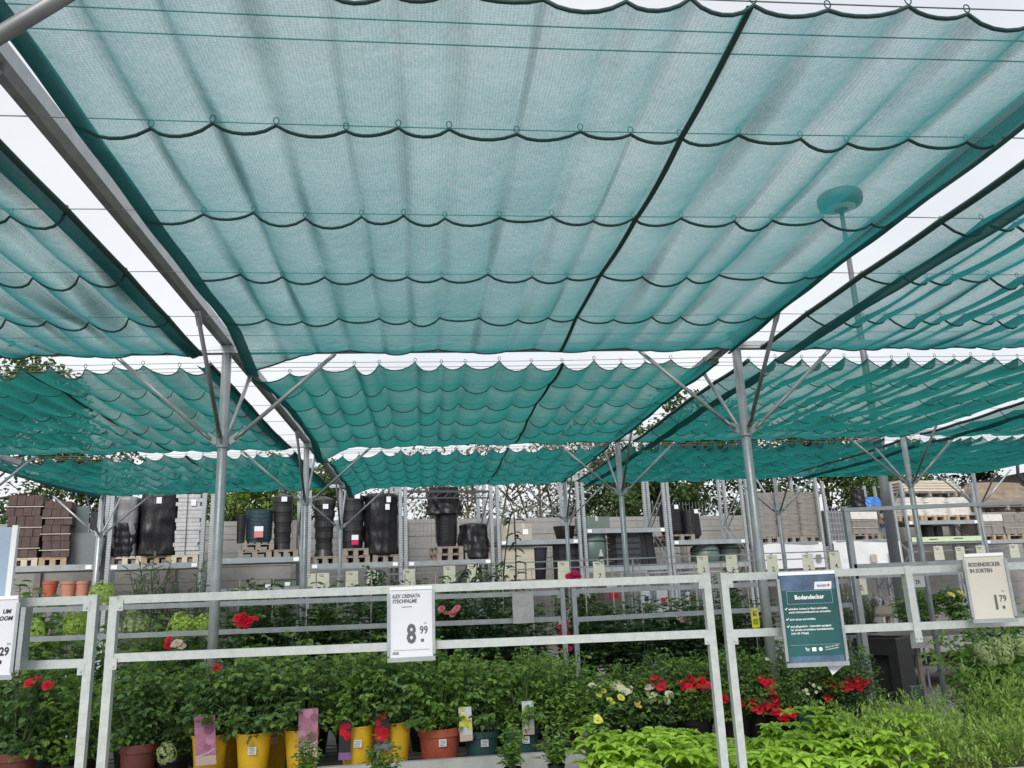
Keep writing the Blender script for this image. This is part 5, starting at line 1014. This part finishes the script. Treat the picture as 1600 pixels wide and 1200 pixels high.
# building eaves at the right
q = at(1590, 722, 24); o = (q.x+5, 27, 0); t = thing('building', 'low building with dark overhanging eaves at the right picture edge', 'building', o)
b = MB(); b.box((q.x+5.6, 28, q.z/2-.1), (9, 6, q.z-.2)); b.build('wall', 'card_grey', t, origin=o)
b = MB(); b.add([(q.x-.9,23.6,q.z),(q.x+11,23.6,q.z+.3),(q.x+11,31,q.z+1.4),(q.x-.9,31,q.z+1.1),(q.x-.9,23.6,q.z+.18),(q.x+11,23.6,q.z+.48),(q.x+11,31,q.z+1.6),(q.x-.9,31,q.z+1.3)], [(3,2,1,0),(4,5,6,7),(0,1,5,4),(1,2,6,5),(2,3,7,6),(3,0,4,7)]); b.build('roof', 'roof_dark', t, origin=o)
b = MB(); b.tube([(q.x-.9, 23.5, q.z+.02), (q.x+11, 23.5, q.z+.32)], .07, 8); b.tube([(q.x-.4, 23.5, q.z), (q.x-.4, 23.6, q.z-.5), (q.x+.2, 23.9, q.z-.9), (q.x+.6, 24.3, q.z-1.0)], .05, 8); b.build('gutter', 'anthracite', t, True, o)
# black planter tower with a niche
q = at(1417, 1092, 9.4); pz = 0; s = .50; h = at(1404, 1000, 9.4).z; o = (q.x, 9.75, 0); t = thing('planter', 'tall black square planter with a recessed niche, standing on the paving', 'planter', o, R(-50))
b = MB(); w2 = s/2
b.box((0, w2-.02, h/2), (s, .04, h)); [b.box((sx*(w2-.02), -.021, h/2), (.04, s-.042, h)) for sx in (-1, 1)]
b.build('back_walls', 'planter_dark', t)
b = MB(); b.box((0, -w2+.02, h*.89), (s-.082, .04, h*.22)); b.box((0, -w2+.02, h*.03), (s-.082, .04, h*.06)); [b.box((sx*(w2-.075), -w2+.02, h*.42), (.068, .04, h*.718)) for sx in (-1, 1)]; b.box((0, -w2+.13, h*.42), (s-.09, .03, h*.7)); b.build('niche_front', 'planter_dark', t)
b = MB(); b.box((0, 0, h-.03), (s-.09, s-.09, .02)); b.build('soil', 'soil', t)
b = MB(); [b.box((sx*(w2-.012), 0, h+.008), (.03, s+.012, .016)) for sx in (-1, 1)]; [b.box((0, sy*(w2-.012), h+.008), (s-.04, .03, .016)) for sy in (-1, 1)]; b.build('rim', 'black_plastic', t)
# corner table with trays and bags
cq = at(1432, 1000, 10.6); o = (cq.x, 10.6, 0); t = thing('display_table', 'grey edged display table whose corner stands behind the slim upright', 'table', o); x0, x1, y0, y1, z = cq.x-.12, cq.x+3.4, 10.6, 12.6, cq.z
b = MB(); b.box(((x0+x1)/2, (y0+y1)/2, z-.02), (x1-x0, y1-y0, .04)); b.build('table_top', 'wood_grey', t, origin=o); b = MB(); b.box(((x0+x1)/2, y0-.02, z-.03), (x1-x0+.06, .035, .14)); b.build('front_edge', 'bench_grey', t, origin=o); b = MB(); b.box((x0-.02, (y0+y1)/2, z-.03), (.035, y1-y0, .14)); b.build('side_edge', 'bench_grey', t, origin=o)
for xx in (x0+.2, x0+1.0, x0+2.2, x1-.2):
    for yy in (y0+.15, y1-.15): b = MB(); b.box((xx, yy, (z-.05)/2), (.06, .06, z-.05)); b.build('leg', 'wood_grey', t, origin=o)
b = MB(); b.box(((x0+x1)/2, (y0+y1)/2, .3), (x1-x0-.3, y1-y0-.4, .03)); b.build('lower_shelf', 'wood_grey', t, origin=o)
# side table left of it: cardboard trays with bags
q0, q1 = at(1318, 948, 12.2), at(1408, 948, 12.2); zt = at(1360, 962, 12.2).z; o = ((q0.x+q1.x)/2, 12.9, 0); t = thing('display_table', 'table carrying brown cardboard trays behind the green poster', 'table', o); b = MB(); b.box((0, 0, zt-.02), (q1.x-q0.x, 1.0, .04)); b.build('table_top', 'wood_grey', t)
for xx in (-.4, .4):
    for yy in (-.4, .4): b = MB(); b.box((xx, yy, (zt-.04)/2), (.05, .05, zt-.04)); b.build('leg', 'wood', t)
b = MB(); b.box((0, .1, .35), (q1.x-q0.x-.1, .8, .5)); b.build('goods_below', 'card', t)
for k in range(3):
    xx = q0.x + (k+.5)*(q1.x-q0.x)/3; wd = (q1.x-q0.x)/3-.02; t = thing('cardboard_tray', ('left', 'middle', 'right')[k] + ' brown cardboard tray of bulbs behind the green poster', 'tray', (xx, 12.65, zt), 0, 'cardboard trays of bulb bags'); b = MB(); b.box((0, -.2, .06), (wd, .01, .12)); b.box((0, .2, .06), (wd, .01, .12)); [b.box((s*wd/2, 0, .06), (.01, .39, .12)) for s in (-1, 1)]; b.box((0, 0, .006), (wd-.02, .38, .01)); b.build('tray', 'card', t)
    r = random.Random(k)
    for q in range(6):
        b = MB(); b.box((0,0,0), (.10, .07, .12), Euler((r.uniform(-.4,.4), r.uniform(-.4,.4), r.uniform(0,3))).to_matrix()); b.build('bulb_bag', r.choice(('bag_white', 'ink_violet', 'poster_blue', 'petal_blush')), t, loc=(r.uniform(-.35,.35)*wd, r.uniform(-.1,.1), .15+r.uniform(0,.06)))
# yellow watering can label, white sprayer, red bits behind the second frame
q = at(1180, 966, 7.6); t = thing('hang_label', 'bright yellow hooked label hanging by the right frame', 'label', q); b = MB(); b.box((0,0,-.035), (.075, .006, .10)); b.box((-.028,0,.045), (.018, .006, .06)); b.box((.028,0,.045), (.018, .006, .06)); b.box((0,0,.08), (.07, .006, .02)); b.build('label', 'yellow_plastic', t); b = MB(); b.box((0, -.005, -.03), (.05, .003, .05)); b.build('picture', 'leaf_lime', t); b = MB(); b.tube([(0, .005, .08), (0, .02, -.55)], .004, 6); b.build('stake', 'galv', t)
q = at(940, 880, 12.3); t = thing('bottle_display', 'white bottle standing on top of the 7. price tag', 'bottle', at(940, 877, 11.95)); b = MB(); b.lathe([(.03, 0), (.035, .01), (.035, .10), (.015, .14), (.015, .17), (0, .17)], (0,0,0), 14); b.build('bottle', 'white_plastic', t, True); b = MB(); b.lathe([(.036, .03), (.036, .07)], (0,0,0), 14); b.build('bottle_band', 'anthracite', t)
for k, (u0, v0, u1, v1, m, lab) in enumerate(((951, 918, 967, 936, 'red_plastic', 'small red package among the roses behind the second frame'), (1000, 924, 1016, 946, 'paper', 'white printed sack left of the second frame uprights'), (1024, 922, 1045, 956, 'paper', 'white patterned sack with a red mark'), (1072, 925, 1078, 947, 'white_plastic', 'narrow white label strip beside the barred trolley'))):
    a, c = at(u0, v0, 10.4), at(u1, v1, 10.4); wd, hh = c.x-a.x, a.z-c.z; t = thing('sack' if 'sack' in lab else 'package', lab, 'package', ((a.x+c.x)/2, 10.4, c.z)); blob(t, 'bag', wd, .10, hh, m, 90+k, .08, 4, .02, .02)
    r = random.Random(k); b = MB(); [b.box((.06*wd*(q % 2), -.068, hh*(.35+.055*q)), (wd*r.uniform(.3,.6), .004, hh*.05)) for q in range(6)]; b.build('print', 'ink_red' if 'red' in lab else 'ink', t)
    b = MB(); b.tube([(0, 0, 0), (0, 0, -c.z+.62)], .01, 6); b.build('stand', 'galv', t)
# translucent green tube stuck among the plants
q = at(1436, 1110, 6.6); t = thing('plant_guard', 'translucent green plant guard standing among feathery shrubs', 'plant guard', (q.x, 6.6, 0)); zt = at(1434, 1072, 6.6).z; b = MB(); b.box((0, 0, zt/2+.15), (.10, .06, zt-.3)); b.build('sleeve', 'barrel_green', t); b = MB(); [b.box((s*.051, -.03, zt/2+.15), (.008, .008, zt-.28)) for s in (-1, 1)]; b.build('edge', 'galv', t); b = MB(); b.box((0, 0, .15), (.06, .05, .30)); b.build('foot', 'black_plastic', t)
# label card seen in the black tray at the bench end
q = at(1330, 1130, 5.5); t = thing('plant_tray', 'empty black plant tray with a white card at the end of the rose bench', 'tray', (q.x, 5.75, ZC)); b = MB(); b.box((0, 0, .01), (.5, .32, .015)); [b.box((0, s*.16, .05), (.5, .01, .09)) for s in (-1, 1)]; [b.box((s*.25, 0, .05), (.01, .31, .09)) for s in (-1, 1)]; b.build('tray', 'black_plastic', t); b = MB(); b.box((-.02, -.17, .09), (.06, .004, .07)); b.build('card', 'paper', t)
# ------------------------------------------------------------ render settings
sc = bpy.context.scene; sc.view_settings.view_transform = 'Standard'; sc.view_settings.look = 'None'; sc.view_settings.exposure = EXPO; sc.view_settings.gamma = 1
sc.render.engine = 'CYCLES'; sc.cycles.max_bounces = 10; sc.cycles.transparent_max_bounces = 24; sc.cycles.diffuse_bounces = 4; sc.cycles.use_denoising = True
sc.cycles.transmission_bounces = 4; sc.cycles.glossy_bounces = 3; sc.cycles.sample_clamp_indirect = 4
